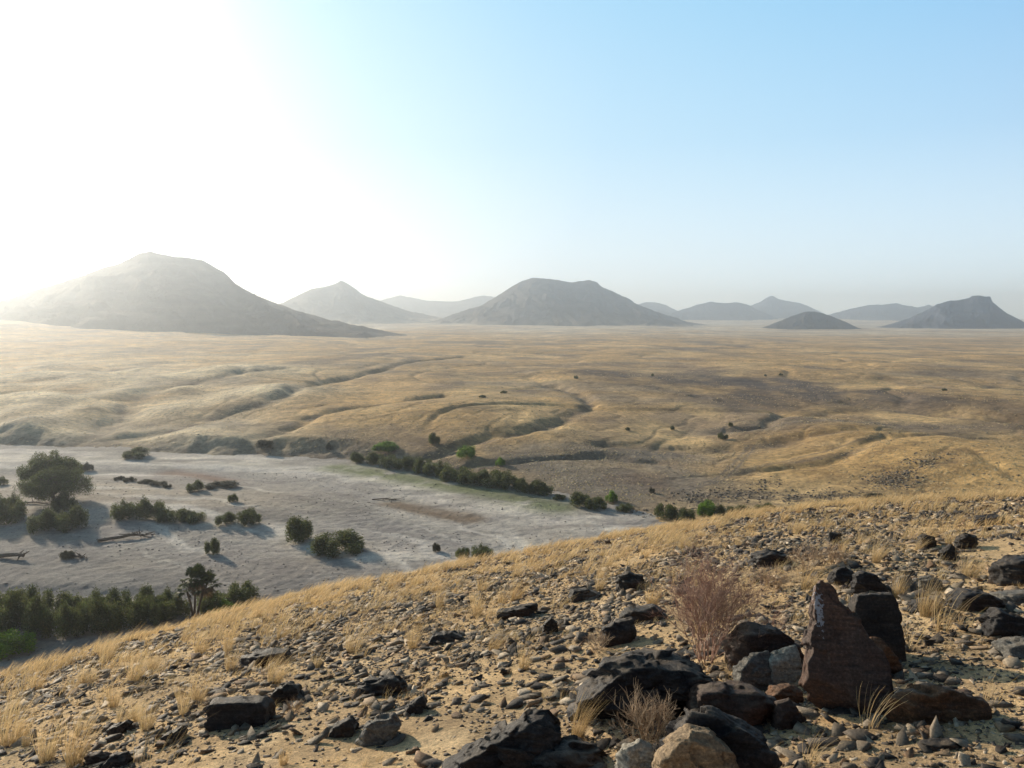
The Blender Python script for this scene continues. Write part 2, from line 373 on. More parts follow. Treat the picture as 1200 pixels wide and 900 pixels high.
C = mixc(C, (0.26, 0.16, 0.12), 0.7*np.exp(-(pdist([(200, 552), (240, 558), (262, 563)])/3.0)**2))
C = mixc(C, (0.27, 0.235, 0.205), 0.7*sstep(0.0, 0.4, fbm(X/22, Y/14, 7.0, 3)))
sd = bank_sd(X, Y)
st = fbm(sd/4.5 + 1.2*perlin(X/40, Y/40, 6.6), X/80, 35.3, 5, .6); C = C*(1 + 0.38*st[..., None])
C = mixc(C, (0.66, 0.60, 0.53), 0.75*sstep(0.12, 0.4, fbm(sd/5.5, X/70, 37.3, 4)))
C = C*np.array([1.18, 1.18, 1.20])
C = mixc(C, (0.22, 0.245, 0.125), 0.85*np.exp(-(pdist([(395, 548), (470, 559), (560, 575), (650, 594)])/4.2)**2)*sstep(-0.7, 0, fbm(X/6, Y/6, 2.5, 3)))
C = mixc(C, (0.24, 0.17, 0.115), 0.8*np.exp(-(pdist([(462, 588), (500, 596), (550, 606)])/2.6)**2))
C = mixc(C, (0.28, 0.17, 0.12), 0.6*np.exp(-(pdist([(200, 552), (240, 558), (262, 563)])/2.6)**2))
bed = obj('river_bed', mesh('river_bed', np.stack([X, Y, Z], -1).reshape(-1, 3), grid_faces(*X.shape), True, C.reshape(-1, 3)), M_bed)
tag(bed, 'dry pale grey sandy river bed crossing the valley', 'river bed', kind='structure')

# plain
th = np.linspace(-1.1, 1.1, 1000)
s = np.linspace(1/80., 1/9500., 760); rr = 1/s
TH, RR = np.meshgrid(th, rr); X = RR*np.sin(TH); Y = RR*np.cos(TH); Z = valley_z(X, Y)
sd = bank_sd(X, Y)
C = np.zeros(X.shape + (3,)) + np.array([0.62, 0.40, 0.185])
C = mixc(C, (0.34, 0.24, 0.155), 0.9*sstep(-0.05, 0.35, fbm(X/70, Y/120, 3.3, 4)))
C = mixc(C, (0.78, 0.53, 0.26), 0.8*sstep(0.05, 0.35, fbm(X/50+7, Y/100, 5.3, 3)))
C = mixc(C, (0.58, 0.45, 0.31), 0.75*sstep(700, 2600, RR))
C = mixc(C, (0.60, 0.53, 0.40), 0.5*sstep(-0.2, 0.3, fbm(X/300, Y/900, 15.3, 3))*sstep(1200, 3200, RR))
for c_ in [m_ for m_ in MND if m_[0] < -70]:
    C = mixc(C, (0.86, 0.70, 0.48), 0.75*np.exp(-(((X-c_[0]+3)/(c_[2]*.9))**2 + ((Y-c_[1]-4)/(c_[2]*1.2))**2)))  # sunlit crests painted as bright cream on the sunward side of the left mounds
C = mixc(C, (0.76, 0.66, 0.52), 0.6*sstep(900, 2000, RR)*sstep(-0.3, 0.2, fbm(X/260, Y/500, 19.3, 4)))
C = mixc(C, (0.90, 0.73, 0.50), 0.65*sstep(-0.22, -0.42, TH)*sstep(900, 500, RR)*sstep(0, 14, sd)*sstep(-0.5, 0.3, fbm(X/30, Y/60, 91., 3)))  # whole left stretch lightened in colour to look strongly sunlit
st = fbm(X/45 + 0.004*Y, Y/14, 25.3, 4)
C = C*(1 + 0.24*st[..., None])
C = mixc(C, (0.33, 0.27, 0.21), 0.5*sstep(0.1, 0.45, fbm(X/110, Y/60, 29.3, 4)))
dark = (0.115, 0.090, 0.080)
n_ = sstep(-0.55, 0.15, fbm(X/25, Y/60, 1.9, 4))
for px, row, w, h, ang, k in ((800, 446, 95, 12, 0, .9), (900, 452, 110, 13, 0, .95), (1000, 462, 80, 9, 0, .9), (700, 442, 60, 5, 0, .8), (1130, 474, 110, 8, 0, .75), (1100, 437, 60, 5, 0, .6),
                           (960, 434, 25, 4, 0, .8), (560, 440, 80, 6, 0, .5), (640, 465, 90, 9, 0, .45), (860, 470, 80, 10, 0, .6), (400, 415, 60, 5, 0, .4)):
    C = mixc(C, dark, k*patch(X, Y, px, row, w, h, -31, ang)*n_)
for px, row, w, h, k in ((690, 560, 90, 22, .85), (620, 535, 60, 10, .7), (800, 560, 60, 16, .7), (760, 530, 80, 8, .7), (1060, 505, 110, 7, .5), (880, 508, 90, 6, .5)):
    C = mixc(C, (0.235, 0.20, 0.17), k*patch(X, Y, px, row, w, h, -33))
C = mixc(C, (0.24, 0.15, 0.10), 0.55*patch(X, Y, 745, 556, 42, 8, -33))
for px, row, w, h, k in ((1090, 560, 120, 22, .7), (1000, 520, 120, 9, .7), (950, 545, 80, 14, .6), (430, 478, 60, 9, .6), (500, 505, 60, 9, .6)):
    C = mixc(C, (0.62, 0.38, 0.155), k*patch(X, Y, px, row, w, h, -33))
for px, row, w, h, k in ((1050, 567, 40, 8, .8), (880, 572, 60, 8, .7), (960, 577, 60, 7, .8), (820, 575, 25, 8, .6), (1085, 556, 30, 5, .7)):
    C = mixc(C, (0.10, 0.085, 0.07), k*patch(X, Y, px, row, w, h, -33)*sstep(-0.3, 0.2, fbm(X/3, Y/4, 2, 3)))
for pts, dp, w in GUL:
    C = mixc(C, (0.20, 0.155, 0.12), 0.7*np.exp(-(poly_dist(X, Y, pts)/(w*0.55))**2)*sstep(-0.5, 0.2, fbm(X/9, Y/9, 4.4, 3)))
bl = np.exp(-((sd-4)/7)**2)
C = mixc(C, (0.27, 0.225, 0.185), 0.7*bl*sstep(0.1, -0.1, TH))
for off in (-0.9, 0.9):
    tr = np.array([flat_pt(px, r, -33) for px, r in ((800, 566), (838, 556), (860, 543), (873, 531), (880, 522))]); tr[:, 0] += off
    C = mixc(C, (0.20, 0.165, 0.14), 0.75*np.exp(-(poly_dist(X, Y, tr)/0.5)**2))
    tr = np.array([flat_pt(px, r, -33) for px, r in ((873, 545), (940, 537), (1020, 530), (1090, 515), (1160, 507))]); tr[:, 0] += off
    C = mixc(C, (0.22, 0.17, 0.12), 0.5*np.exp(-(poly_dist(X, Y, tr)/0.5)**2))
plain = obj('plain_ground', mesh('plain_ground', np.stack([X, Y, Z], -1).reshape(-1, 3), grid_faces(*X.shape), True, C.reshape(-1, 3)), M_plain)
tag(plain, 'wide rolling plain of dry golden grass cut by gullies', 'plain', kind='structure')

# ------------------------------------------------------------------ mountains
def mat_mountain(name, c1, c2, foot):
    m, t, N, L, P = nt(name)
    pos = N.new('ShaderNodeNewGeometry').outputs['Position']
    at = N.new('ShaderNodeAttribute'); at.attribute_name = 'tint'
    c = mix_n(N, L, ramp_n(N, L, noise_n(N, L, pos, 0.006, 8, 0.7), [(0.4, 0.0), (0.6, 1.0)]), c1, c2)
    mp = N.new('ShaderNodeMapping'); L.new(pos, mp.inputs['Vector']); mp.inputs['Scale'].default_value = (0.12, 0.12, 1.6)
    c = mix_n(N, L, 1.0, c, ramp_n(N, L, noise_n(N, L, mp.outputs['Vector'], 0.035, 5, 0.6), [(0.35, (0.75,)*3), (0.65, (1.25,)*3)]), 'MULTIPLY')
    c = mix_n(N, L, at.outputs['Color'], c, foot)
    L.new(c, P.inputs['Base Color']); P.inputs['Roughness'].default_value = 0.95; P.inputs['Specular IOR Level'].default_value = 0.1
    n = bump_n(N, L, noise_n(N, L, pos, 0.02, 9, 0.68), 0.8, 26)
    L.new(n, P.inputs['Normal']); return m
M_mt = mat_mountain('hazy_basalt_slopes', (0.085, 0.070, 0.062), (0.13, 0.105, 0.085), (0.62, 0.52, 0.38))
M_mt3 = mat_mountain('haze_tinted_far_slopes', (0.048, 0.062, 0.10), (0.08, 0.09, 0.125), (0.52, 0.46, 0.38))  # blue of distant haze painted into the slope colour
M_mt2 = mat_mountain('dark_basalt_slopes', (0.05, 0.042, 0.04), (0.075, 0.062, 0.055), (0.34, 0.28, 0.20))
def mountain(name, label, D, prof, depth, mat, base_row, seed, foot=0.35, gul=1.0, gexp=1.55):
    prof = np.array(prof, float)
    xs, zs = [], []
    for px, row in prof:
        d = ray(px, row); k = D/d[1]; xs.append(d[0]*k); zs.append(d[2]*k)
    xs = np.array(xs); zs = np.array(zs); xc = xs.mean()
    zb = ray(600, base_row)[2]/ray(600, base_row)[1]*D
    nx, ny = 300, 170
    x = np.linspace(xs[0], xs[-1], nx); v = np.linspace(-1, 1, ny)
    XX, VV = np.meshgrid(x, v)
    jit = (zs.max()-zb)*(0.022*fbm(x/((zs.max()-zb)*.22), x*0, seed, 3) + 0.008*fbm(x/((zs.max()-zb)*.05), x*0, seed+1, 2))
    H = np.maximum(np.interp(XX, xs, zs + 0) + jit[None, :] - zb, 0)
    Hm = H.max()
    YY = VV*depth
    # ridge meanders in depth, spurs run down the slope
    mean = depth*0.22*fbm(XX/depth*1.1, XX*0, seed, 2)
    t = np.abs(VV - mean/depth*(1-np.abs(VV)))
    XW = XX + 0.5*YY + Hm*0.6*fbm(XX/Hm, YY/Hm, seed+7, 2)
    spur = fbm(XW/(Hm*0.8), VV*1.2 + seed, seed*1.7, 4)
    rid = 1-np.abs(fbm(XW/(Hm*0.6), VV*2.2, seed*2.9, 4, .6))*2
    core = np.clip(1-t, 0, 1)
    flat = 0.13
    g = np.clip((1-t)/(1-flat), 0, 1)**(gexp)
    z = H*g*(1 + 0.0*spur) 
    z = z + gul*Hm*(0.20*spur + 0.14*(rid-0.6))*np.sin(np.clip(g, 0, 1)*PI)*np.clip(H/Hm*2, 0, 1)
    # cliff bands near the top
    z = z + gul*Hm*0.02*fbm(XX/(Hm*0.15), YY/(Hm*0.15), seed, 3)*np.clip(H/Hm*3, 0, 1)*(g < 0.97)
    edge = np.clip(np.minimum(1-np.abs(VV), 1)*8, 0, 1)
    Zw = zb + z*edge - (1-edge)*5 - 2
    ang = math.atan2(xc, D)
    VX = np.stack([XX + 0*YY, D + YY + 0*XX, Zw], -1)
    dx = VX[..., 0]-xc; dy = VX[..., 1]-D       # turn the ridge square to its own bearing, then restore the outline
    k = (D + dy)/D
    VX[..., 0] = xc*1.0 + dx + dy*math.tan(ang)
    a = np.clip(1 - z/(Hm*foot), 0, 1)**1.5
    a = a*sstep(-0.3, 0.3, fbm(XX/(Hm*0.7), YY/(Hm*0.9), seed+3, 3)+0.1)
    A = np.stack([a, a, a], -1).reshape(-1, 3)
    o = obj(name, mesh(name, VX.reshape(-1, 3), grid_faces(ny, nx), True, A), mat)
    tag(o, label, 'mountain', kind='structure')
    return o
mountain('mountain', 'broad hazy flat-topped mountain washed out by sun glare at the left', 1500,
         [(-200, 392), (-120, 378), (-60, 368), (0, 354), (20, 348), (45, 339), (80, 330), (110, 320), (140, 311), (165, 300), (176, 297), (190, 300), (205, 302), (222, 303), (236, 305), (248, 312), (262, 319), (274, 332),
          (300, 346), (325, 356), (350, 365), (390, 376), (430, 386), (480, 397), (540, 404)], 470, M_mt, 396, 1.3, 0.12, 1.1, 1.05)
mountain('mountain', 'pale peaked hill in the haze right of the big left mountain', 3000,
         [(290, 375), (330, 356), (345, 349), (365, 339), (385, 335), (392, 333), (400, 329), (407, 333), (415, 338), (425, 345), (440, 351), (475, 363), (520, 373), (560, 379)], 520, M_mt, 379, 4.1)
mountain('mountain', 'faint low range between the hazy peak and the central mountain', 5200,
         [(400, 366), (430, 356), (455, 350), (470, 346), (485, 349), (500, 352), (520, 353), (535, 353), (548, 350), (565, 346), (575, 347), (590, 352), (620, 362), (660, 374)], 700, M_mt, 376, 6.3)
mountain('mountain', 'dark flat-topped mountain at the centre of the horizon', 2900,
         [(490, 379), (520, 374), (545, 366), (570, 357), (585, 348), (600, 338), (615, 330), (625, 327), (640, 327), (655, 329), (670, 331), (678, 330), (690, 329), (699, 331), (704, 336), (715, 341), (735, 350), (742, 355), (765, 364), (800, 376), (850, 385), (900, 391)],
         680, M_mt, 384, 8.8, 0.25, 1.0, 1.15)
mountain('mountain', 'small rounded peak behind the right shoulder of the central mountain', 5000,
         [(720, 370), (745, 357), (757, 354), (768, 354), (780, 357), (790, 362), (810, 372), (850, 380)], 480, M_mt3, 380, 11.2)
mountain('mountain', 'pale rounded hills just left of the small sharp summit', 4300,
         [(770, 380), (790, 366), (805, 361), (820, 356), (833, 353), (848, 355), (862, 354), (874, 356), (890, 364), (915, 374), (960, 384)], 560, M_mt3, 383, 13.7)
mountain('mountain', 'hill with a small sharp knob summit right of centre', 5000,
         [(850, 374), (875, 360), (890, 354), (898, 349), (902, 347), (906, 346), (912, 350), (925, 353), (938, 355), (952, 361), (975, 372), (1010, 382)], 520, M_mt3, 381, 15.1)
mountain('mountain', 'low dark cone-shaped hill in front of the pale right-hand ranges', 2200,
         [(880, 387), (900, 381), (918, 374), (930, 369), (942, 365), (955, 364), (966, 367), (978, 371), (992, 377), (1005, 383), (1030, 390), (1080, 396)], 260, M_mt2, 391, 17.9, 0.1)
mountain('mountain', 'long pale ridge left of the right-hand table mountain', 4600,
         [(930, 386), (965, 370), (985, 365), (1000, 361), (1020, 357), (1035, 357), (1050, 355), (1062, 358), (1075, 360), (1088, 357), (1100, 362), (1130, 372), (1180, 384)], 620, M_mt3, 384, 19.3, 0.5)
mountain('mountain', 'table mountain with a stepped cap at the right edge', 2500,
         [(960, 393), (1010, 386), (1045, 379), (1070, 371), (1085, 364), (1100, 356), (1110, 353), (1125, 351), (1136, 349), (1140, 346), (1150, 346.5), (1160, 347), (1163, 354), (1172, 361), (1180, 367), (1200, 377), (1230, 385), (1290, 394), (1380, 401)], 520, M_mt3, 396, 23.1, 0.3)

# ------------------------------------------------------------------ rocks
_ico = {}
def ico(n):
    if n not in _ico:
        bm = bmesh.new(); bmesh.ops.create_icosphere(bm, subdivisions=n, radius=1)
        bm.verts.ensure_lookup_table()
        V = np.array([v.co[:] for v in bm.verts]); Fc = np.array([[v.index for v in f.verts] for f in bm.faces]); bm.free()
        _ico[n] = (V/np.linalg.norm(V, axis=1)[:, None], Fc)
    return _ico[n]
def plane_rock(dirs, N, d, soft=0.0):
    dt = dirs@N.T
    rad = np.where(dt > 1e-3, d/np.maximum(dt, 1e-3), 1e3)
    if soft > 0:
        k = 1/soft; return -np.log(np.exp(-k*np.minimum(rad, 5)).sum(1))/k
    return rad.min(1)
def fracture(P, seed, amp, n=90):
    r = np.random.default_rng(seed+999); ax = np.array([0.4, 0.2, 1.0]); ax /= np.linalg.norm(ax)
    C = r.uniform(-.6, .6, (n, 3)); off = r.uniform(-1.2, .2, n); tilt = r.normal(0, 1.4, (n, 3))
    Q = P + 1.6*np.outer(P@ax, ax); Cq = C + 1.6*np.outer(C@ax, ax)
    Q = Q + 0.05*np.stack([perlin(P[:, 0]*9, P[:, 1]*9, P[:, 2]*9+k) for k in range(3)], 1)
    d = ((Q[:, None]-Cq[None])**2).sum(2); i = d.argmin(1)
    return amp*np.clip(off[i] + ((P-C[i])*tilt[i]).sum(1)*2.2, -1.5, .25)
def stone_mesh(name, seed, dims, sub=4, planes=13, rough=0.05, strata=0.03, mats=None):
    r = np.random.default_rng(seed)
    if dims is not None:
        P = r.normal(size=(13, 3)); P /= (np.abs(P)**3).sum(1)[:, None]**(1/3); P *= r.uniform(.7, 1, (13, 1))
        bm = bmesh.new()
        for p in P: bm.verts.new(p*np.array(dims)/2)
        bmesh.ops.convex_hull(bm, input=bm.verts); bmesh.ops.delete(bm, geom=[v for v in bm.verts if not v.link_faces], context='VERTS')
        bmesh.ops.bevel(bm, geom=list(bm.edges), offset=0.018, segments=1, affect='EDGES', clamp_overlap=True)
        bmesh.ops.triangulate(bm, faces=list(bm.faces)); bmesh.ops.subdivide_edges(bm, edges=list(bm.edges), cuts=2, use_grid_fill=True)
        for v in bm.verts: v.co += v.co.normalized()*0.03*float(fbm(np.array(v.co.x*6+seed), np.array(v.co.y*6), np.array(v.co.z*9), 3))
        me = bpy.data.meshes.new(name); bm.to_mesh(me); bm.free()
        if mats: me.materials.append(mats)
        return me
    D, Fc = ico(sub)
    N = r.normal(size=(planes, 3)); N /= np.linalg.norm(N, axis=1)[:, None]
    N = np.vstack([N, np.eye(3), -np.eye(3)])
    d = r.uniform(0.62, 1.0, len(N))
    rad = plane_rock(D, N, d)
    V = D*rad[:, None]
    n = fbm(V[:, 0]*1.7+seed, V[:, 1]*1.7, V[:, 2]*1.7, 4)
    V = V*(1 + rough*1.0*n + fracture(V*0.5, seed, rough*2.2, 40))[:, None]
    ax = np.array([0.3, 0.1, 1.0]); ax /= np.linalg.norm(ax)
    b = V@ax
    V = V + (D - ax*(D@ax)[:, None])*(strata*np.sign(np.sin(b*17 + 3*n))*1.0)[:, None]
    V = V*np.array(dims)/2
    me = mesh(name, V, Fc, False)
    if mats: me.materials.append(mats)
    return me
def poly_rock(name, label, pts, mat, depth=0.7, sink=0.12, lean=0.0, seed=1, sub=5, rough=0.03, base=None, facets=15, group=None, cat='rock', part=None):
    """a stone whose outline follows a measured convex outline, standing on the slope"""
    pts = np.array(pts, float)
    i = np.argmax(pts[:, 1]); brow = pts[:, 1].max() if base is None else base
    cx = (pts[:, 0].min() + pts[:, 0].max())/2
    gx, gy, gz = hit(cx, brow, hill_z, 2.0, 60)
    _, _, dep = project((gx, gy, gz)); dep0 = dep
    k = dep/F
    right = np.array([1, 0, 0.]); fwd = np.array([0, 1, 0.])
    yp = gy + (pts[:, 0].max()-pts[:, 0].min())*k*depth*0.25
    L2 = []
    for a_, b_ in pts:
        d_ = ray(a_, b_); L2.append((d_[0]*yp/d_[1] - gx, d_[2]*yp/d_[1] - gz))
    L2 = np.array(L2)
    w = L2[:, 0].max()-L2[:, 0].min(); h = L2[:, 1].max(); gx0 = gx
    lo = L2[:, 1] < L2[:, 1].min() + 0.3*(h-L2[:, 1].min())
    L2[lo, 1] -= sink*max(h, 0.1) + 0.03
    c = L2.mean(0)
    # polygon edges -> planes in (x, z)
    hull = L2
    ar = sum(hull[a][0]*hull[(a+1) % len(hull)][1]-hull[(a+1) % len(hull)][0]*hull[a][1] for a in range(len(hull)))
    if ar < 0: hull = hull[::-1]
    r = np.random.default_rng(seed)
    N, dd = [], []
    th_ = w*depth/2
    rel = hull - c
    # radial profile in the outline plane: exact star-shaped outline
    angs = np.arctan2(rel[:, 1], rel[:, 0])
    D, Fc = ico(sub)
    N.append((r.uniform(-.12, .12), -1, r.uniform(0.05, .3))); dd.append(th_)
    N.append((r.uniform(-.12, .12), 1, r.uniform(0.05, .3))); dd.append(th_)
    for _ in range(facets):
        a = r.uniform(0, 2*PI); t = r.choice([-1, 1])
        N.append((math.cos(a)*0.75, t*0.8, math.sin(a)*0.75)); dd.append(r.uniform(0.62, 0.92)*(abs(math.cos(a))*0.375*w + abs(math.sin(a))*0.375*h + 0.8*th_))
    N = np.array(N, float); ln = np.linalg.norm(N, axis=1); N /= ln[:, None]; dd = np.array(dd)/ln
    S = np.array([w/2, th_, h/2]); Ds = D*S; Ds /= np.linalg.norm(Ds, axis=1)[:, None]
    # outline radius: intersect ray with polygon
    rad = plane_rock(Ds, N, dd)
    q = Ds[:, [0, 2]]; qn = np.hypot(q[:, 0], q[:, 1]) + 1e-9; qd = q/qn[:, None]
    R = np.full(len(Ds), 1e9)
    for a in range(len(rel)):
        p, e = rel[a], rel[(a+1) % len(rel)]-rel[a]
        den = qd[:, 0]*e[1]-qd[:, 1]*e[0]
        den = np.where(np.abs(den) < 1e-12, 1e-12, den)
        t = (p[0]*e[1]-p[1]*e[0])/den; s_ = (p[0]*qd[:, 1]-p[1]*qd[:, 0])/den
        ok = (t > 0) & (s_ >= -1e-6) & (s_ <= 1+1e-6)
        R = np.where(ok & (t < R), t, R)
    R = np.where(R > 1e8, w/2, R)
    rad = np.minimum(rad, R/qn)
    V = Ds*rad[:, None]
    sc = max(w, h)
    n = fbm(V[:, 0]/sc*3+seed, V[:, 1]/sc*3, V[:, 2]/sc*3, 5, 0.6)
    rg = 1-2*np.abs(fbm(V[:, 0]/sc*4.5+seed*3, V[:, 1]/sc*4.5, V[:, 2]/sc*9, 5, 0.62))
    V = V + Ds*(rough*sc*(0.7*n + 0.7*(rg-0.7)))[:, None]
    V = V + Ds*fracture(V/sc, seed, rough*1.5*sc)[:, None]
    ax = np.array([0.35, 0.25, 1.0]) if mat is not R_slab else np.array([0.1, 1.0, 0.1]); ax /= np.linalg.norm(ax)
    b = V@ax/sc
    V = V + (Ds - ax*(Ds@ax)[:, None])*(rough*0.33*sc*np.tanh(5*np.sin(b*(30+seed % 9) + 7*n)))[:, None]
    V = V + np.array([c[0], 0, c[1]])
    V[:, 2] += np.maximum(V[:, 1], 0)*(V[:, 2]+gz)/yp
    V[:, 1] += V[:, 2]*lean
    me = mesh(name, V, Fc, False)
    zg = gz
    o = obj(name, me, mat, loc=(gx, yp, zg))
    tag(o, label, cat, group)
    return o

HERO = []
def hero(*a, **k):
    o = poly_rock(*a, **k); HERO.append((o.location.x, o.location.y, max(o.dimensions[0], o.dimensions[1])*0.5 if o.dimensions[0] else 0.2)); return o
hero('standing_stone', 'tall triangular red-brown slab standing upright with a white streak near its tip',
     [(932, 822), (940, 792), (949, 765), (958, 730), (964, 706), (969, 693), (973, 686), (981, 691), (991, 698), (994, 708), (1004, 716), (1013, 725), (1021, 742), (1028, 752), (1038, 775), (1040, 800), (1034, 822), (990, 834)],
     R_slab, depth=0.24, lean=0.22, seed=11, sub=6, rough=0.019, facets=6, cat='standing stone')
hero('rock', 'square-topped dark brown block close behind the tall triangular slab', [(996, 770), (998, 712), (1003, 695), (1044, 694), (1050, 703), (1052, 745), (1050, 770)], R_dark, depth=0.6, seed=12, rough=0.012, facets=2, base=772)
hero('rock', 'orange-brown stone leaning on the right side of the triangular slab', [(1022, 785), (1022, 745), (1034, 748), (1050, 768), (1059, 783), (1050, 790)], R_orange, depth=0.6, seed=13)
hero('rock', 'dark rounded boulder with a rusty left side behind the two pale-topped stones', [(850, 778), (853, 752), (864, 733), (885, 727), (905, 730), (925, 744), (936, 760), (936, 778), (925, 786)], R_brown, depth=0.8, seed=14)
hero('rock', 'left of two pale-topped stones beside the triangular slab', [(860, 801), (862, 782), (872, 770), (888, 763), (901, 763), (906, 780), (905, 803), (885, 806)], R_grey, depth=0.8, seed=15)
hero('rock', 'right of two pale-topped stones, cream on top and brown below', [(901, 798), (899, 769), (912, 762), (932, 756), (936, 772), (934, 796), (920, 802)], R_pale, depth=0.8, seed=16)
hero('rock', 'small flat brown stone under the two pale-topped stones', [(898, 815), (905, 803), (925, 799), (937, 806), (938, 820), (915, 824)], R_orange, depth=0.9, seed=17)
hero('rock', 'very large blue-black boulder with a slanting left face in front of the reddish bush', [(662, 838), (668, 810), (690, 790), (712, 772), (740, 764), (775, 762), (800, 764), (818, 776), (832, 796), (830, 815), (790, 832), (700, 842)], R_black, depth=0.6, seed=18, sub=6, rough=0.035)
hero('rock', 'dark brown block with an orange left end behind the tan stone', [(808, 836), (808, 808), (816, 800), (850, 797), (880, 800), (905, 815), (916, 840), (880, 850)], R_brown, depth=0.7, seed=19)
hero('rock', 'big black ridge-backed boulder behind the tan stone at the bottom edge', [(776, 905), (778, 868), (796, 838), (806, 827), (835, 829), (868, 842), (895, 858), (906, 880), (908, 915), (840, 925)], R_black, depth=0.6, seed=20, sub=6, rough=0.03, base=915)
hero('rock', 'large tan triangular stone at the bottom edge', [(762, 935), (766, 900), (772, 878), (790, 858), (806, 847), (830, 853), (852, 868), (862, 890), (862, 935)], R_tan, depth=0.6, seed=22, sub=6, rough=0.018, base=930)
hero('rock', 'pale grey stone at the bottom edge left of the tan triangular stone', [(722, 925), (720, 885), (732, 872), (750, 866), (764, 872), (770, 892), (768, 925)], R_pale, depth=0.7, seed=23, base=918)
hero('rock', 'long black slab slanting up to the right at the bottom centre', [(515, 915), (524, 888), (560, 866), (590, 846), (620, 833), (645, 829), (656, 842), (655, 868), (630, 892), (580, 915)], R_black, depth=0.55, seed=24, sub=6, rough=0.035, base=905)
hero('rock', 'low black rock at the bottom edge between the long slab and the pale grey stone', [(610, 905), (618, 883), (645, 867), (672, 863), (700, 870), (714, 885), (712, 905)], R_black, depth=0.8, seed=25, base=903, rough=0.04)
hero('rock', 'box-shaped dark rock in the lower left of the slope', [(247, 850), (247, 826), (252, 817), (285, 815), (312, 815), (318, 822), (318, 842), (300, 850)], R_black, depth=0.6, seed=26, rough=0.015, facets=3)
hero('rock', 'long low dark rock in the grass above the box-shaped rock', [(281, 780), (284, 768), (300, 762), (322, 759), (338, 760), (340, 772), (330, 781)], R_black, depth=0.7, seed=27)
hero('rock', 'dark peaked stone touching the right of the box-shaped rock', [(317, 820), (322, 806), (338, 797), (350, 803), (358, 815), (350, 822)], R_dark, depth=0.7, seed=28)
hero('rock', 'dark hump of rock with a pale left face left of centre', [(414, 814), (418, 804), (430, 795), (452, 790), (470, 791), (476, 803), (472, 814)], R_black, depth=0.7, seed=29)
hero('rock', 'grey streaked rock slanting to the right below the pale-faced hump', [(415, 864), (425, 850), (442, 838), (462, 835), (470, 845), (462, 860), (440, 870)], R_grey, depth=0.6, seed=30)
hero('rock', 'narrow dark slab pointing up right beside the grey streaked rock', [(466, 835), (480, 822), (497, 812), (500, 822), (488, 836)], R_black, depth=0.7, seed=31)
hero('rock', 'low dark stone among the rubble beneath the narrow slab', [(380, 862), (392, 846), (412, 838), (420, 848), (410, 862)], R_dark, depth=0.8, seed=32)
hero('rock', 'brown stone capped flat standing alone near the brow', [(721, 688), (724, 674), (736, 669), (752, 673), (757, 684), (750, 691)], R_dark, depth=0.8, seed=33)
hero('rock', 'jagged dark stone left of the reddish bush', [(702, 753), (706, 735), (722, 726), (742, 722), (746, 738), (735, 752)], R_black, depth=0.7, seed=34)
hero('rock', 'grey-brown pointed stone in the rubble at mid slope', [(634, 742), (637, 730), (646, 722), (654, 730), (655, 741)], R_dark, depth=0.8, seed=35)
hero('rock', 'low dark hump left of the reddish bush trunk', [(725, 722), (735, 712), (765, 708), (782, 716), (780, 726), (740, 728)], R_dark, depth=0.8, seed=36)
hero('rock', 'long dark slab edge on the slope left of the pointed stone', [(580, 722), (584, 714), (612, 708), (630, 705), (628, 716), (600, 724)], R_dark, depth=0.7, seed=37)
hero('rock', 'flat brown slab with a dark middle lying right of the triangular slab', [(1036, 838), (1040, 815), (1060, 804), (1100, 801), (1135, 806), (1152, 820), (1150, 836), (1115, 845), (1070, 842)], R_orange, depth=0.45, seed=38, rough=0.03)
hero('rock', 'jagged black rock behind the square-topped block', [(998, 690), (1000, 672), (1010, 667), (1026, 674), (1036, 685), (1036, 695)], R_black, depth=0.7, seed=39)
hero('rock', 'low black rock left of the jagged one behind the standing slab', [(972, 684), (976, 667), (990, 663), (1001, 670), (1002, 685)], R_black, depth=0.8, seed=40)
hero('rock', 'low dark cluster of stones above the reddish bush', [(878, 661), (884, 648), (900, 643), (922, 649), (928, 658), (920, 662)], R_black, depth=0.8, seed=41)
hero('rock', 'large grey boulder at the right edge of the slope', [(1166, 682), (1164, 660), (1185, 651), (1212, 650), (1225, 670), (1215, 684)], R_dark, depth=0.8, seed=42)
hero('rock', 'flat pale slab at the right edge below the grey boulder', [(1164, 702), (1168, 694), (1195, 690), (1225, 692), (1225, 706), (1180, 706)], R_grey, depth=0.9, seed=43)
hero('rock', 'black broken rock beside the flat pale slab at the right', [(1114, 712), (1118, 696), (1130, 689), (1150, 690), (1168, 700), (1168, 714)], R_black, depth=0.8, seed=44)
hero('rock', 'small leaning dark block upper right with a pale top edge', [(1100, 656), (1101, 646), (1115, 637), (1120, 644), (1118, 653)], R_dark, depth=0.8, seed=45)
hero('rock', 'dark angular rock up and right of the small leaning block', [(1118, 642), (1120, 631), (1130, 624), (1144, 627), (1144, 638), (1135, 643)], R_dark, depth=0.8, seed=46)
hero('rock', 'dark oval stone alone in the grass at upper right', [(1076, 640), (1076, 629), (1084, 626), (1095, 629), (1097, 638), (1090, 641)], R_dark, depth=0.8, seed=47)
hero('rock', 'small square dark stone near the brow above the standing slab', [(970, 635), (971, 624), (984, 623), (986, 633), (980, 637)], R_dark, depth=0.8, seed=48)
hero('rock', 'grey blocky stone with a pale corner in the right-hand grass', [(1070, 690), (1074, 678), (1090, 674), (1102, 680), (1102, 691)], R_grey, depth=0.8, seed=49)
hero('rock', 'pale grey slab beside the dark pocket in the right-hand grass', [(1046, 690), (1052, 676), (1068, 673), (1072, 685), (1064, 692)], R_grey, depth=0.8, seed=50)
hero('rock', 'reddish black rock at the lower left edge', [(100, 893), (102, 882), (120, 879), (130, 883), (126, 892)], R_brown, depth=0.8, seed=51)
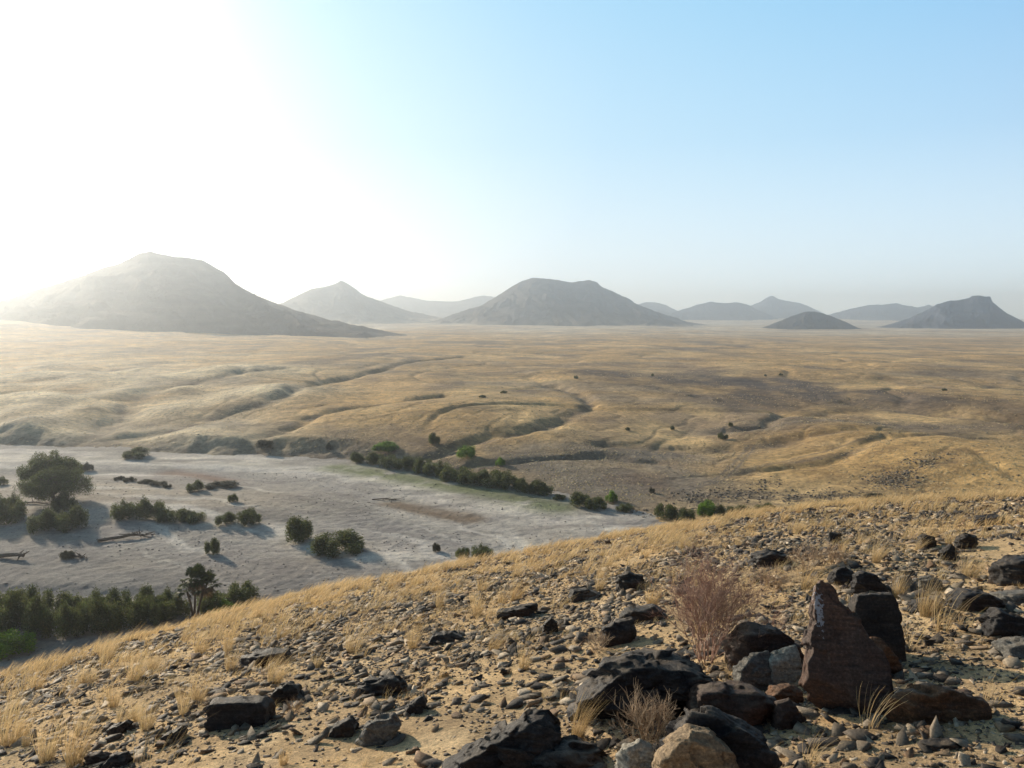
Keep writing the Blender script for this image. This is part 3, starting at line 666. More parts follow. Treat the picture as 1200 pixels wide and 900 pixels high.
hero('rock', 'grey slanting stone touching the reddish black rock', [(118, 896), (130, 884), (152, 878), (154, 890), (140, 898)], R_black, depth=0.7, seed=52)
hero('rock', 'dark slanting slab above the lower left stones', [(188, 868), (192, 860), (214, 850), (218, 856), (206, 868)], R_dark, depth=0.7, seed=53)
hero('rock', 'small peaked slab at the lower left with a pale upper edge', [(124, 860), (130, 850), (150, 842), (156, 846), (146, 854)], R_dark, depth=0.8, seed=54)
hero('rock', 'flat dark slab in the shade below the flat brown slab', [(1075, 872), (1080, 866), (1120, 864), (1128, 870), (1110, 876)], R_dark, depth=0.7, seed=55)
hero('rock', 'small brown wedge between the black ridge boulder and the standing slab', [(905, 845), (908, 822), (925, 818), (940, 836), (935, 852)], R_brown, depth=0.8, seed=56)

hero('rock', 'jagged black rock at the right edge above the bent pale straws', [(1150, 742), (1154, 724), (1166, 712), (1184, 716), (1204, 728), (1206, 744)], R_black, depth=0.7, seed=57)
hero('rock', 'flat grey slab tilted up at the right edge below the jagged black rock', [(1160, 764), (1170, 752), (1205, 744), (1225, 752), (1222, 766)], R_grey, depth=0.9, seed=58)
hero('rock', 'low dark rock half buried left of the black broken rock at the right', [(1064, 716), (1070, 704), (1088, 700), (1104, 708), (1104, 718)], R_dark, depth=0.8, seed=59)
hero('rock', 'black shard cluster near the brow at the far right', [(1140, 614), (1146, 604), (1166, 602), (1180, 608), (1180, 615)], R_black, depth=0.8, seed=60)
hero('rock', 'long dark rock low in the rubble right of the pointed stone', [(664, 700), (670, 690), (690, 688), (704, 694), (702, 702)], R_dark, depth=0.8, seed=61)
hero('rock', 'dark flat-topped stone at mid slope above the dark hump of rock', [(500, 752), (506, 742), (530, 738), (542, 744), (538, 753)], R_black, depth=0.8, seed=62)
# stone and chip scatter -------------------------------------------------------
def slope_xy(n, r0, r1, t0=-0.72, t1=0.72, rs=rng):
    r = np.sqrt(rs.uniform(r0*r0, r1*r1, n)); t = rs.uniform(t0, t1, n)
    return r*np.sin(t), r*np.cos(t)
def rub_density(x, y):
    r = np.hypot(x, y); th = np.arctan2(x, y); q = r/rc_of(th)
    d = 0.72 + 1.4*fbm(x/1.8, y/1.8, 31.0, 3) + 0.12*sstep(0.0, 0.5, th)*sstep(0.3, 0.6, q)
    d = d*(1 - 0.6*sstep(0.55, 0.95, q)*sstep(0.35, -0.1, th))
    return np.clip(d, 0.04, 1)
def near_hero(x, y, k=1.0):
    m = np.zeros(len(x), bool)
    for hx, hy, hr in HERO: m |= np.hypot(x-hx, y-hy) < hr*k
    return m
protos = [stone_mesh('stone', 100+i, (1, r_[0], r_[1]), 3, 12, 0.05, 0.025, mt) for i, (r_, mt) in enumerate(
    [((.7, .35), R_dark), ((.6, .5), R_black), ((.8, .3), R_grey), ((.5, .45), R_dark), ((.6, .25), R_black), ((.75, .4), R_brown), ((.7, .3), R_grey), ((.65, .55), R_dark), ((.6, .22), R_dark)])]
cnt = 0
x, y = slope_xy(5000, 3.4, 26); dn = rub_density(x, y); ok = (rng.random(5000) < dn**1.2) & ~near_hero(x, y, 1.5)
for xx, yy in zip(x[ok], y[ok]):
    r = math.hypot(xx, yy)
    if r/float(rc_of(math.atan2(xx, yy))) > 1.02: continue
    zz = float(hill_z(xx, yy)); pu, pv, dep = project((xx, yy, zz))
    if not (-10 < pu < 1210 and pv < 905): continue
    szpx = rng.uniform(11, 20)*(1 if rng.random() < 0.8 else 1.5)
    s = min(szpx*dep/F, 0.36)
    o = obj('stone', protos[int(rng.integers(len(protos)))], None, loc=(xx, yy, zz + s*0.02), rot=(rng.normal(0, .13), rng.normal(-0.05, .14), rng.normal(0.3, 0.9)), scale=(s, s*rng.uniform(.7, 1.1), s*rng.uniform(.7, 1.15)))
    tag(o, 'angular slate stone lying loose among the rubble and grass of the slope', 'stone', 'loose stones scattered over the slope')
    cnt += 1
    if cnt >= 245: break

# chips: one mass
def chips(n, r0, r1, smin, smax, name, t0=-0.72, t1=0.72, power=1.6):
    x, y = slope_xy(n, r0, r1, t0, t1); dn = rub_density(x, y)
    q = np.hypot(x, y)/rc_of(np.arctan2(x, y))
    ok = (rng.random(n) < dn) & (q < 1.1); x, y = x[ok], y[ok]; m = len(x); z = hill_z(x, y)
    B = []
    for i in range(14):
        r = np.random.default_rng(900+i); t = np.sort(np.arange(5)*2*PI/5 + r.uniform(-.6, .6, 5)); q = r.uniform(.5, 1.3, 5); hz_ = r.uniform(.025, .085)
        top = np.stack([.42*q*np.cos(t), .28*q*np.sin(t), hz_ + r.normal(0, .03, 5)], 1)
        bot = np.stack([.5*q*np.cos(t+r.normal(0, .1)), .34*q*np.sin(t), np.full(5, -hz_)], 1)
        B.append(np.vstack([top, bot]))
    B = np.array(B); nv = 10
    Fc = np.array([(0, 1, 2), (0, 2, 3), (0, 3, 4), (5, 7, 6), (5, 8, 7), (5, 9, 8)] + [t for k in range(5) for t in ((k, 5+k, 5+(k+1) % 5), (k, 5+(k+1) % 5, (k+1) % 5))])
    s = smin*(smax/smin)**(rng.random(m)**power)
    a = rng.normal(0.5, 0.9, m); ex = rng.normal(-0.12, 0.27, m); ey = rng.normal(0.12, 0.24, m)
    P = B[rng.integers(0, 14, m)]*s[:, None, None]
    ca, sa = np.cos(ex), np.sin(ex); P = np.stack([P[..., 0]*ca[:, None]+P[..., 2]*sa[:, None], P[..., 1], -P[..., 0]*sa[:, None]+P[..., 2]*ca[:, None]], -1)
    ca, sa = np.cos(ey), np.sin(ey); P = np.stack([P[..., 0], P[..., 1]*ca[:, None]-P[..., 2]*sa[:, None], P[..., 1]*sa[:, None]+P[..., 2]*ca[:, None]], -1)
    ca, sa = np.cos(a), np.sin(a); P = np.stack([P[..., 0]*ca[:, None]-P[..., 1]*sa[:, None], P[..., 0]*sa[:, None]+P[..., 1]*ca[:, None], P[..., 2]], -1)
    P = P + np.stack([x, y, z + 0.07*s], -1)[:, None, :]
    pal = np.array([(0.12, .098, .080), (.23, .185, .14), (.060, .050, .044), (.38, .30, .215), (.19, .12, .072), (.52, .42, .31), (.33, .23, .145)])
    ci = rng.choice(len(pal), m, p=[.22, .24, .16, .15, .07, .06, .10]); col = pal[ci]*rng.uniform(.8, 1.4, (m, 1))
    FF = (Fc[None] + (np.arange(m)*nv)[:, None, None]).reshape(-1, 3)
    return mesh(name, P.reshape(-1, 3), FF, False, np.repeat(col, nv, 0))
o = obj('rubble', chips(200000, 3.0, 28, 0.028, 0.19, 'rubble', power=2.3), M_rubble); tag(o, 'loose slate chips covering the foreground slope', 'rubble', kind='stuff')
o = obj('gravel', chips(90000, 2.6, 12, 0.012, 0.055, 'gravel'), M_rubble); tag(o, 'fine grey and brown gravel between the foreground stones', 'gravel', kind='stuff')

# ------------------------------------------------------------------ grass
def blades(n, h, spread, lean, curl, w, rs, segs=3, hv=0.35):
    """n curved blades rooted near the origin; returns verts, quads"""
    a = rs.uniform(0, 2*PI, n); rad = spread*np.sqrt(rs.random(n))
    bx, by = rad*np.cos(a), rad*np.sin(a)
    H = h*rs.uniform(1-hv, 1+hv*0.6, n)
    oa = a + rs.normal(0, .6, n); out = rs.uniform(0.05, 0.42, n)
    t = np.linspace(0, 1, segs+1)[None, :]
    dx = np.cos(oa)*out; dy = np.sin(oa)*out
    X = bx[:, None] + H[:, None]*((dx[:, None])*t + (lean[0]*rs.uniform(.6, 1.3, n))[:, None]*t**1.8)
    Y = by[:, None] + H[:, None]*((dy[:, None])*t + lean[1]*t**1.8)
    Z = H[:, None]*(t - curl*t**2.2)
    fa = rs.uniform(0, PI, n); wx = np.cos(fa)*w/2; wy = np.sin(fa)*w/2
    tp = (1-t*0.8)
    A = np.stack([X-wx[:, None]*tp, Y-wy[:, None]*tp, Z], -1); B = np.stack([X+wx[:, None]*tp, Y+wy[:, None]*tp, Z], -1)
    V = np.stack([A, B], 2).reshape(n, -1, 3)     # per blade: (segs+1)*2 verts
    k = (segs+1)*2
    f = np.array([[2*i, 2*i+1, 2*i+3, 2*i+2] for i in range(segs)])
    Fq = (f[None] + (np.arange(n)*k)[:, None, None]).reshape(-1, 4)
    br = rs.uniform(.7, 1.2, n)
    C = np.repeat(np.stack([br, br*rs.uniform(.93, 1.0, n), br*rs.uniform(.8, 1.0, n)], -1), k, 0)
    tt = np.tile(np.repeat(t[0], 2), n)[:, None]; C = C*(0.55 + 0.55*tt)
    return V.reshape(-1, 3), Fq, C
WIND = (0.55, 0.12)
def field(name, x, y, hmin, hmax, nb, w_at, segs=2, lean=1.0, label=None):
    z = hill_z(x, y); VV, FF, CC, off = [], [], [], 0
    hv_ = np.clip(0.95 + 0.9*fbm(x/1.6, y/1.6, 71.0, 3), .45, 1.5)
    rs = np.random.default_rng(len(x))
    lib = [blades(nb, 1.0, 0.28, (WIND[0]*lean, WIND[1]), 0.22, 1.0, np.random.default_rng(50+i), segs) for i in range(16)]
    for i in range(len(x)):
        V, Fq, C = lib[rs.integers(16)]
        r = math.hypot(x[i], y[i]); h = rs.uniform(hmin, hmax)*hv_[i]
        V = V.copy()
        # blade width set independently of height
        k = (segs+1)*2; Q = V.reshape(-1, segs+1, 2, 3); mid = Q.mean(2, keepdims=True); Q = mid*np.array([h, h, h]) + (Q-mid)*(w_at*max(r, 5)/8)
        V = Q.reshape(-1, 3) + np.array([x[i], y[i], z[i]-0.01])
        VV.append(V); FF.append(Fq+off); CC.append(C*rs.uniform(.75, 1.15)); off += len(V)
    o = obj(name, mesh(name, np.vstack(VV), np.vstack(FF), False, np.vstack(CC)), L_grass)
    tag(o, label, 'grass', kind='stuff'); return o
# dense wind-blown grass towards the brow
x, y = slope_xy(26000, 5, 34, -0.8, 0.8); q = np.hypot(x, y)/rc_of(np.arctan2(x, y)); tt = np.arctan2(x, y)
d = sstep(0.32, 0.75, q + 0.4*fbm(x/2.2, y/2.2, 41.0, 3))*(1-0.2*sstep(0.1, 0.5, tt))*sstep(1.7, 1.4, q)
d = d*(0.2+0.8*sstep(-0.1, 0.12, fbm(x/1.3, y/1.3, 44.0, 2)))
ok = rng.random(len(x)) < d*0.62
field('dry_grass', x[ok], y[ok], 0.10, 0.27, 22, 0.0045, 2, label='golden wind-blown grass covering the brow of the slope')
# thin grass lower down
x, y = slope_xy(14000, 2.8, 15, -0.75, 0.75)
d = sstep(0.0, 0.35, fbm(x/1.4, y/1.4, 51.0, 3)+0.08)
ok = (rng.random(len(x)) < d*0.6) & ~near_hero(x, y, 0.9)
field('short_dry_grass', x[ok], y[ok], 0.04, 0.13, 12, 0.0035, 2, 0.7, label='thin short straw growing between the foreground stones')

# tall tufts: individuals
tuft_me = []
for i in range(6):
    rs = np.random.default_rng(300+i)
    V, Fq, C = blades(170, 1.0, 0.15, (0.16+0.06*i, 0.05), 0.05, 0.009, rs, 4, 0.6)
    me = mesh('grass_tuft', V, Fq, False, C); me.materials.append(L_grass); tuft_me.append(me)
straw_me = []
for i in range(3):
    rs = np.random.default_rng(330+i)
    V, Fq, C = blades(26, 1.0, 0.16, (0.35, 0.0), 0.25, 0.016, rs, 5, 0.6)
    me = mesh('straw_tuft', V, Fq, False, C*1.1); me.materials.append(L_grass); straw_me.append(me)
def tuft(px, row, hpx, label, group=None, straw=False, wide=1.0, name='grass_tuft'):
    X_, Y_, Z_ = hit(px, row, hill_z, 2, 60); dep = project((X_, Y_, Z_))[2]
    h = hpx*dep/F*0.95
    me = (straw_me if straw else tuft_me)[int(rng.integers(3 if straw else 6))]
    o = obj(name, me, None, loc=(X_, Y_, Z_-0.01), rot=(0, 0, rng.normal(0, .25)), scale=(h*wide, h*wide, h))
    tag(o, label, 'grass tuft', group); return o
G = 'tall dry grass tufts on the slope'
tuft(10, 874, 58, 'tall windswept golden tuft at the far lower left of the slope')
tuft(55, 892, 52, 'pair of golden tufts at the bottom left corner, left one'); tuft(88, 896, 60, 'broad golden tuft at the bottom left right of another tuft')
tuft(172, 855, 40, 'bushy golden tuft left of the box-shaped rock'); tuft(133, 828, 32, 'upright tuft up and left of the bushy golden tuft')
tuft(215, 838, 26, 'small upright tuft just left of the box-shaped rock'); tuft(270, 786, 30, 'slender tuft just left of the long low dark rock')
tuft(676, 866, 52, 'thick straw tuft in front of the very large blue-black boulder', wide=.8)
tuft(614, 785, 30, 'single upright tuft on bare soil at the centre'); tuft(702, 692, 26, 'bright tuft left of the brown capped stone')
tuft(332, 896, 26, 'golden tuft at the bottom edge below the grey streaked rock')
tuft(1018, 852, 62, 'sparse long straws in front of the flat brown slab', straw=True, name='straw_tuft')
tuft(1160, 826, 48, 'stubbly pale straws at the right below the shaded sand', straw=True, name='straw_tuft')
tuft(1105, 741, 58, 'tall pale bent straws left of centre in the right-hand grass', straw=True, name='straw_tuft')
tuft(1085, 722, 44, 'feathery tuft right of the square-topped block', wide=1.1); tuft(1062, 760, 60, 'loose tuft right behind the orange-brown stone', straw=True, name='straw_tuft')
tuft(950, 895, 50, 'dim straws in the shade below the standing slab', straw=True, name='straw_tuft')
tuft(1128, 738, 34, 'row of short upright straws beside the tall bent straws', straw=True, name='straw_tuft')
tuft(880, 900, 44, 'few long straws in front of the black ridge boulder', straw=True, name='straw_tuft')
tuft(1052, 700, 30, 'tuft growing against the jagged black rock', wide=1.0)
tuft(1135, 675, 30, 'spreading tuft under the dark angular rock at upper right', wide=1.6); tuft(1030, 655, 20, 'low tuft in the rubble above the jagged black rock', wide=1.4)
tuft(945, 690, 28, 'tuft left of the low black rock behind the standing slab', wide=1.4)
for k in range(120):
    px = rng.uniform(0, 1200); t_ = math.atan2(*ray(px, 600)[:2]); 
    r = rng.uniform(5.5, 0.95*float(rc_of(t_))); x_, y_ = r*math.sin(t_), r*math.cos(t_)
    if near_hero(np.array([x_]), np.array([y_]), 1.3)[0]: continue
    z_ = float(hill_z(x_, y_))
    if project((x_, y_, z_))[1] > 895: continue
    h = rng.uniform(.13, .27)
    o = obj('grass_tuft', tuft_me[int(rng.integers(6))], None, loc=(x_, y_, z_-0.01), rot=(0, 0, rng.normal(0, .3)), scale=(h*rng.uniform(.9, 1.5), h, h))
    tag(o, 'golden wind-bent grass tuft standing taller than the thin grass around it', 'grass tuft', G)

# ------------------------------------------------------------------ twiggy shrubs
def twig_mesh(name, n_main, h, spread, levels, rs, thick, few=False, lean=(0, 0)):
    V, Fc, C = [], [], []
    def tube(p, q, r0, r1, c):
        d = q-p; L_ = np.linalg.norm(d)
        if L_ < 1e-5: return
        d = d/L_; a = np.cross(d, [0.3, 0.5, 0.8]); a /= np.linalg.norm(a); b = np.cross(d, a)
        o = len(V)
        for P, r in ((p, r0), (q, r1)):
            for k in range(3):
                t = k*2*PI/3; V.append(P + r*(a*math.cos(t)+b*math.sin(t))); C.append(c)
        for k in range(3): Fc.append([o+k, o+(k+1) % 3, o+3+(k+1) % 3, o+3+k])
    def grow(p, d, L_, r, lev):
        c = np.array([1, 1, 1])*rs.uniform(.65, 1.25)
        n = 4; q = p
        for i in range(n):
            d = d + rs.normal(0, .16, 3); d[2] += 0.06; d /= np.linalg.norm(d)
            q2 = q + d*L_/n
            tube(q, q2, r*(1-i*.15), r*(1-(i+1)*.15), c)
            if lev > 0 and i >= 1:
                for _ in range(1 if (few and rs.random() < .45) else 2):
                    dd = d + rs.normal(0, .55, 3); dd[2] = abs(dd[2])*0.8+0.15; dd /= np.linalg.norm(dd)
                    grow(q2, dd, L_*rs.uniform(.45, .7), r*.62, lev-1)
            q = q2
    for i in range(n_main):
        a = rs.uniform(0, 2*PI); s_ = rs.uniform(.1, 1)*spread
        d = np.array([math.cos(a)*s_+lean[0], math.sin(a)*s_+lean[1], 1.0]); d /= np.linalg.norm(d)
        grow(np.array([math.cos(a)*.04, math.sin(a)*.04, 0.0])*h*2, d, h*rs.uniform(.55, .8), thick, levels)
    return mesh(name, np.array(V), np.array(Fc), False, np.array(C))
X_, Y_, Z_ = hit(832, 782, hill_z, 2, 60); dep = project((X_, Y_, Z_))[2]
hh = 96*dep/F
me = twig_mesh('twiggy_shrub', 34, hh, 0.72, 3, np.random.default_rng(71), 0.0036, few=True)
o = obj('twiggy_shrub', me, L_twig, loc=(X_, Y_+0.12, Z_-0.02)); tag(o, 'leafless reddish twiggy bush behind the very large blue-black boulder', 'shrub')
X_, Y_, Z_ = hit(760, 868, hill_z, 2, 60); dep = project((X_, Y_, Z_))[2]
me = twig_mesh('twiggy_shrub', 20, 52*dep/F, 0.95, 2, np.random.default_rng(72), 0.0034)
o = obj('twiggy_shrub', me, L_dry, loc=(X_, Y_, Z_-0.02)); tag(o, 'small dry buff bush between the blue-black boulder and the pale grey stone', 'shrub')
tw = twig_mesh('twiggy_shrub', 12, 0.8, 1.1, 2, np.random.default_rng(73), 0.012); tw.materials.append(L_dry)
for px, row, hp, lb in ((700, 762, 26, 'small twiggy bush left of the jagged dark stone'), (945, 668, 34, 'dry buff twiggy bush on the slope right of the big reddish bush'),
                        (905, 690, 30, 'low buff twiggy bush against the right side of the big reddish bush'), (975, 662, 26, 'low twiggy bush behind the black rocks above the standing slab'),
                        (345, 836, 20, 'tiny dry bush right of the box-shaped rock')):
    X_, Y_, Z_ = hit(px, row, hill_z, 2, 60); h = hp*project((X_, Y_, Z_))[2]/F
    tag(obj('twiggy_shrub', tw, None, loc=(X_, Y_, Z_-.01), rot=(0, 0, px), scale=(h*1.2, h*1.2, h)), lb, 'shrub')
# fallen sticks
def stick(px0, r0, px1, r1, rad, label):
    a = np.array(hit(px0, r0, hill_z, 2, 60)) + (0, 0, rad); b = np.array(hit(px1, r1, hill_z, 2, 60)) + (0, 0, rad*3)
    V, Fc = [], []; n = 6
    rs = np.random.default_rng(int(px0))
    for i in range(n+1):
        p = a + (b-a)*i/n + rs.normal(0, rad*.8, 3)*np.array([1, 1, .4])
        for k in range(5): V.append(p + rad*(1-.5*i/n)*np.array([0, math.cos(k*2*PI/5), math.sin(k*2*PI/5)]))
    for i in range(n):
        for k in range(5): Fc.append([i*5+k, i*5+(k+1) % 5, i*5+5+(k+1) % 5, i*5+5+k])
    tag(obj('stick', mesh('stick', np.array(V), np.array(Fc), True), M_drift), label, 'stick')
stick(1085, 780, 1112, 778, 0.006, 'pale dead stick lying on the shaded sand right of the standing slab')
stick(760, 738, 788, 722, 0.009, 'pale dead branch reaching into the left side of the reddish bush')

# ------------------------------------------------------------------ leafy plants of the river
def leafmass(centers, radii, n, leaf, wid, rs, up=0.6, hollow=0.35):
    """n small leaf blades spread through lobes"""
    centers = np.array(centers, float); radii = np.array(radii, float)
    wgt = radii.prod(1)**(2/3); k = rs.choice(len(centers), n, p=wgt/wgt.sum())
    d = rs.normal(size=(n, 3)); d /= np.linalg.norm(d, axis=1)[:, None]
    rr_ = hollow + (1-hollow)*rs.random(n)**0.6
    P = centers[k] + d*rr_[:, None]*radii[k]*rs.uniform(.85, 1.12, (n, 1))
    P = P[P[:, 2] > 0.0]; n = len(P); d = d[:n]
    ax = rs.normal(size=(n, 3))*(1-up) + np.array([0, 0, 1])*up + d*0.35; ax /= np.linalg.norm(ax, axis=1)[:, None]
    sd_ = np.cross(ax, rs.normal(size=(n, 3))); sd_ /= np.linalg.norm(sd_, axis=1)[:, None]
    L_ = leaf*rs.uniform(.6, 1.4, n)[:, None]; W = wid*rs.uniform(.6, 1.4, n)[:, None]
    V = np.stack([P-ax*L_*.5, P+sd_*W*.5, P+ax*L_*.5, P-sd_*W*.5], 1).reshape(-1, 3)
    Fq = np.arange(n*4).reshape(n, 4)
    cl = fbm(P[:, 0]*3+5, P[:, 1]*3, P[:, 2]*3, 2)
    br = (0.95 + 0.6*cl)*rs.uniform(.7, 1.3, n)
    hue = rs.uniform(.85, 1.2, n)
    C = np.repeat(np.stack([br*hue, br, br*.9], -1), 4, 0)
    return V, Fq, C
bush_me = {}
def make_bush(kind, i, mat):
    rs = np.random.default_rng(500+i+17*len(kind))
    cs, rd = [], []
    for _ in range(16):
        a = rs.uniform(0, 2*PI); r = 0.38*math.sqrt(rs.random())
        h = rs.uniform(.6, 1.0)*math.sqrt(max(1-(r/.56)**2, .12))
        q = rs.uniform(.10, .19); cs.append((math.cos(a)*r, math.sin(a)*r, h*0.52)); rd.append((q, q, h*0.46))
    V, Fq, C = leafmass(cs, rd, 7000, 0.055, 0.022, rs, 0.35, 0.15)
    V2, F2, C2 = leafmass([(c[0], c[1], c[2]+r_[2]*.5) for c, r_ in zip(cs, rd)], [(.12, .12, .12)]*len(cs), 900, 0.07, 0.014, rs, 0.7, 0.0)
    me = mesh('bush', np.vstack([V, V2]), np.vstack([Fq, F2+len(V)]), False, np.vstack([C, C2])); me.materials.append(mat)
    return me
for kind, mat in (('dark', L_dark), ('bright', L_bright), ('grey', L_grey)):
    bush_me[kind] = [make_bush(kind, i, mat) for i in range(4 if kind == 'dark' else 3)]
def ground_fn(x, y): return np.maximum(valley_z(x, y), bed_z(x, y))
def bush(px, row, w, h, kind, label, group=None, name='bush'):
    x_, y_, z_ = hit(px, row, ground_fn, 40, 3000); dep = project((x_, y_, z_))[2]
    W, Hh = w*dep/F, h*dep/F*1.08
    y2 = y_ + W*0.28; x2 = x_*(y2/y_)
    z_ = float(ground_fn(np.array(x2), np.array(y2)))
    o = obj(name, bush_me[kind][int(rng.integers(len(bush_me[kind])))], None, loc=(x2, y2, z_-0.05*Hh), rot=(0, 0, rng.uniform(0, 6.28)), scale=(W*1.08, W*.95, Hh))
    tag(o, label, 'bush', group); return o
bush(6, 616, 50, 40, 'dark', 'large bush cut by the left edge of the sandbar'); bush(2, 569, 16, 13, 'dark', 'small bush at the left edge behind the sandbar')
bush(14, 604, 26, 30, 'dark', 'taller bush at the left edge behind the large one')
bush(50, 624, 44, 30, 'dark', 'left half of the wide bush pair below the big tree'); bush(86, 624, 44, 33, 'dark', 'right half of the wide bush pair below the big tree')
bush(75, 600, 28, 24, 'dark', 'dark bush pressed against the right side of the big tree trunk')
g = 'bushes in a row right of the tree on the sand'
bush(148, 609, 38, 25, 'dark', 'left end bush of the row on the sand right of the tree'); bush(176, 610, 40, 29, 'dark', 'tallest bush in the middle of the sand row')
bush(203, 613, 38, 20, 'dark', 'low bush third along the sand row'); bush(226, 614, 32, 17, 'dark', 'low right end bush of the sand row')
bush(264, 616, 30, 16, 'dark', 'low bush joined to a rounder one on the mid sand'); bush(292, 617, 32, 24, 'dark', 'rounded bush joined to the low one on the mid sand')
bush(249, 651, 22, 24, 'dark', 'lone pointed bush with a long shadow on open gravel')
bush(347, 637, 48, 36, 'dark', 'loose tall bush behind the big low one at mid river'); bush(397, 652, 70, 32, 'dark', 'big low dark bush at the middle of the river bed')
bush(228, 577, 28, 15, 'dark', 'small dark bush in the low line across the sand'); bush(260, 574, 44, 9, 'grey', 'low grey-green mat right of the small dark bush')
bush(273, 589, 14, 12, 'dark', 'tiny bush alone below the grey-green mat')
for px, row, w, h in ((140, 563, 14, 6), (152, 565, 16, 7), (170, 567, 18, 6), (186, 570, 20, 7), (196, 572, 12, 6)):
    bush(px, row, w, h, 'grey', 'low grey-green plant in the sparse line across the sandbar', 'low plants in a line across the sandbar', 'low_plant')
bush(102, 553, 16, 12, 'grey', 'thin grey plant just right of the big tree crown')
bush(511, 647, 12, 13, 'grey', 'thin grey bush left of the dark pair near the brow'); bush(542, 655, 20, 15, 'dark', 'left rounded bush of the dark pair near the brow')
bush(566, 656, 32, 19, 'dark', 'right and wider bush of the dark pair near the brow'); bush(589, 658, 16, 12, 'grey', 'sparse grey tuft right of the dark pair')
bush(163, 538, 42, 13, 'dark', 'olive bush under the far bank at the left'); bush(308, 530, 30, 12, 'grey', 'yellow-green bush on the far bank at the mouth of a gully')
bush(386, 528, 10, 9, 'grey', 'tiny plant on the far bank right of the gully bush')
g = 'hedge of bushes along the far bank'
for px, row, w, h in ((420, 543, 28, 14), (438, 545, 30, 17), (458, 549, 32, 18), (478, 552, 32, 19), (496, 555, 32, 20), (512, 559, 34, 22), (533, 565, 36, 24), (556, 569, 40, 22), (575, 571, 40, 25), (594, 574, 36, 26), (616, 578, 30, 20), (634, 581, 32, 20)):
    bush(px, row, w, h, 'dark', 'dark olive bush in the unbroken hedge along the far river bank', g)
bush(453, 532, 42, 12, 'bright', 'fresh green flat-topped bush behind the left end of the hedge'); bush(548, 539, 27, 17, 'bright', 'round fresh green bush standing above the hedge')
bush(586, 546, 15, 11, 'bright', 'small green bush right of the round one above the hedge'); bush(509, 521, 19, 15, 'dark', 'dark scraggy bush beside a gully beyond the hedge')
for px, row, w, h, k, lb in ((655, 586, 18, 7, 'dark', 'low dark scrub left of the yellow-green bush group'), (678, 594, 32, 20, 'dark', 'left bush of the group with the yellow-green one'), (698, 598, 30, 18, 'dark', 'bush between the left one and the yellow-green one'),
                          (716, 590, 18, 15, 'bright', 'yellow-green bright bush right of the far hedge'), (732, 600, 24, 10, 'dark', 'low dark scrub right of the yellow-green bush'), (764, 578, 8, 8, 'grey', 'tiny plant by the pale rubble on the right bank'),
                          (780, 609, 28, 22, 'dark', 'upright bush just above the brow right of the river'), (805, 613, 30, 17, 'dark', 'rounded grey-olive bush next to the upright one above the brow'),
                          (829, 606, 32, 21, 'bright', 'bright green bush among those above the brow'), (848, 607, 28, 14, 'dark', 'olive bush right of the bright green one above the brow'),
                          (868, 606, 28, 15, 'dark', 'second olive bush right of the bright green one above the brow'), (895, 603, 34, 14, 'dark', 'last dark bush of the row above the brow'), (1026, 587, 30, 8, 'grey', 'faint green scrub just over the brow at the right')):
    bush(px, row, w, h, k, lb)
for px, row, w, h, lb in ((735, 505, 9, 5, 'left of two tiny far shrubs on the golden slope'), (788, 504, 6, 7, 'right of two tiny far shrubs on the golden slope'), (847, 515, 14, 9, 'dark umbrella-shaped shrub by the vehicle tracks'), (856, 500, 7, 6, 'tiny dark shrub beyond the umbrella-shaped one'),
                      (590, 461, 9, 4, 'tiny dark shrub far out on the plain at centre'), (565, 466, 9, 4, 'low far shrub left of the centre one'), (675, 444, 6, 5, 'far speck of a shrub at the left end of the dark band'), (765, 441, 5, 4, 'far shrub inside the dark band'),
                      (915, 440, 5, 3, 'far shrub on the dark band right of centre'), (897, 441, 4, 3, 'far shrub left of another on the dark band'), (1107, 458, 6, 4, 'far shrub at the right of the plain')):
    bush(px, row, w, h, 'dark', lb)
g = 'belt of bushes at the foot of the slope'
for px, row, w, h in ((-22, 742, 60, 60), (8, 730, 50, 45), (14, 748, 52, 58), (44, 729, 44, 44), (48, 749, 48, 54), (78, 728, 44, 40), (82, 748, 46, 52), (112, 726, 42, 38), (114, 745, 46, 48), (140, 724, 40, 36), (146, 740, 44, 44), (168, 722, 38, 36), (178, 734, 40, 40), (196, 720, 34, 34), (206, 728, 38, 34)):
    bush(px, row, w, h, 'dark', 'dense dark green bush in the thick belt at the foot of the slope', g)
bush(250, 719, 42, 34, 'dark', 'bush just right of the palm stem in the belt'); bush(281, 716, 50, 36, 'dark', 'tall dark bush at the right end of the belt'); bush(262, 724, 40, 20, 'bright', 'yellow-green low bush in front of the right end of the belt')
bush(10, 772, 64, 32, 'bright', 'bright green rounded bush at the left edge below the belt')

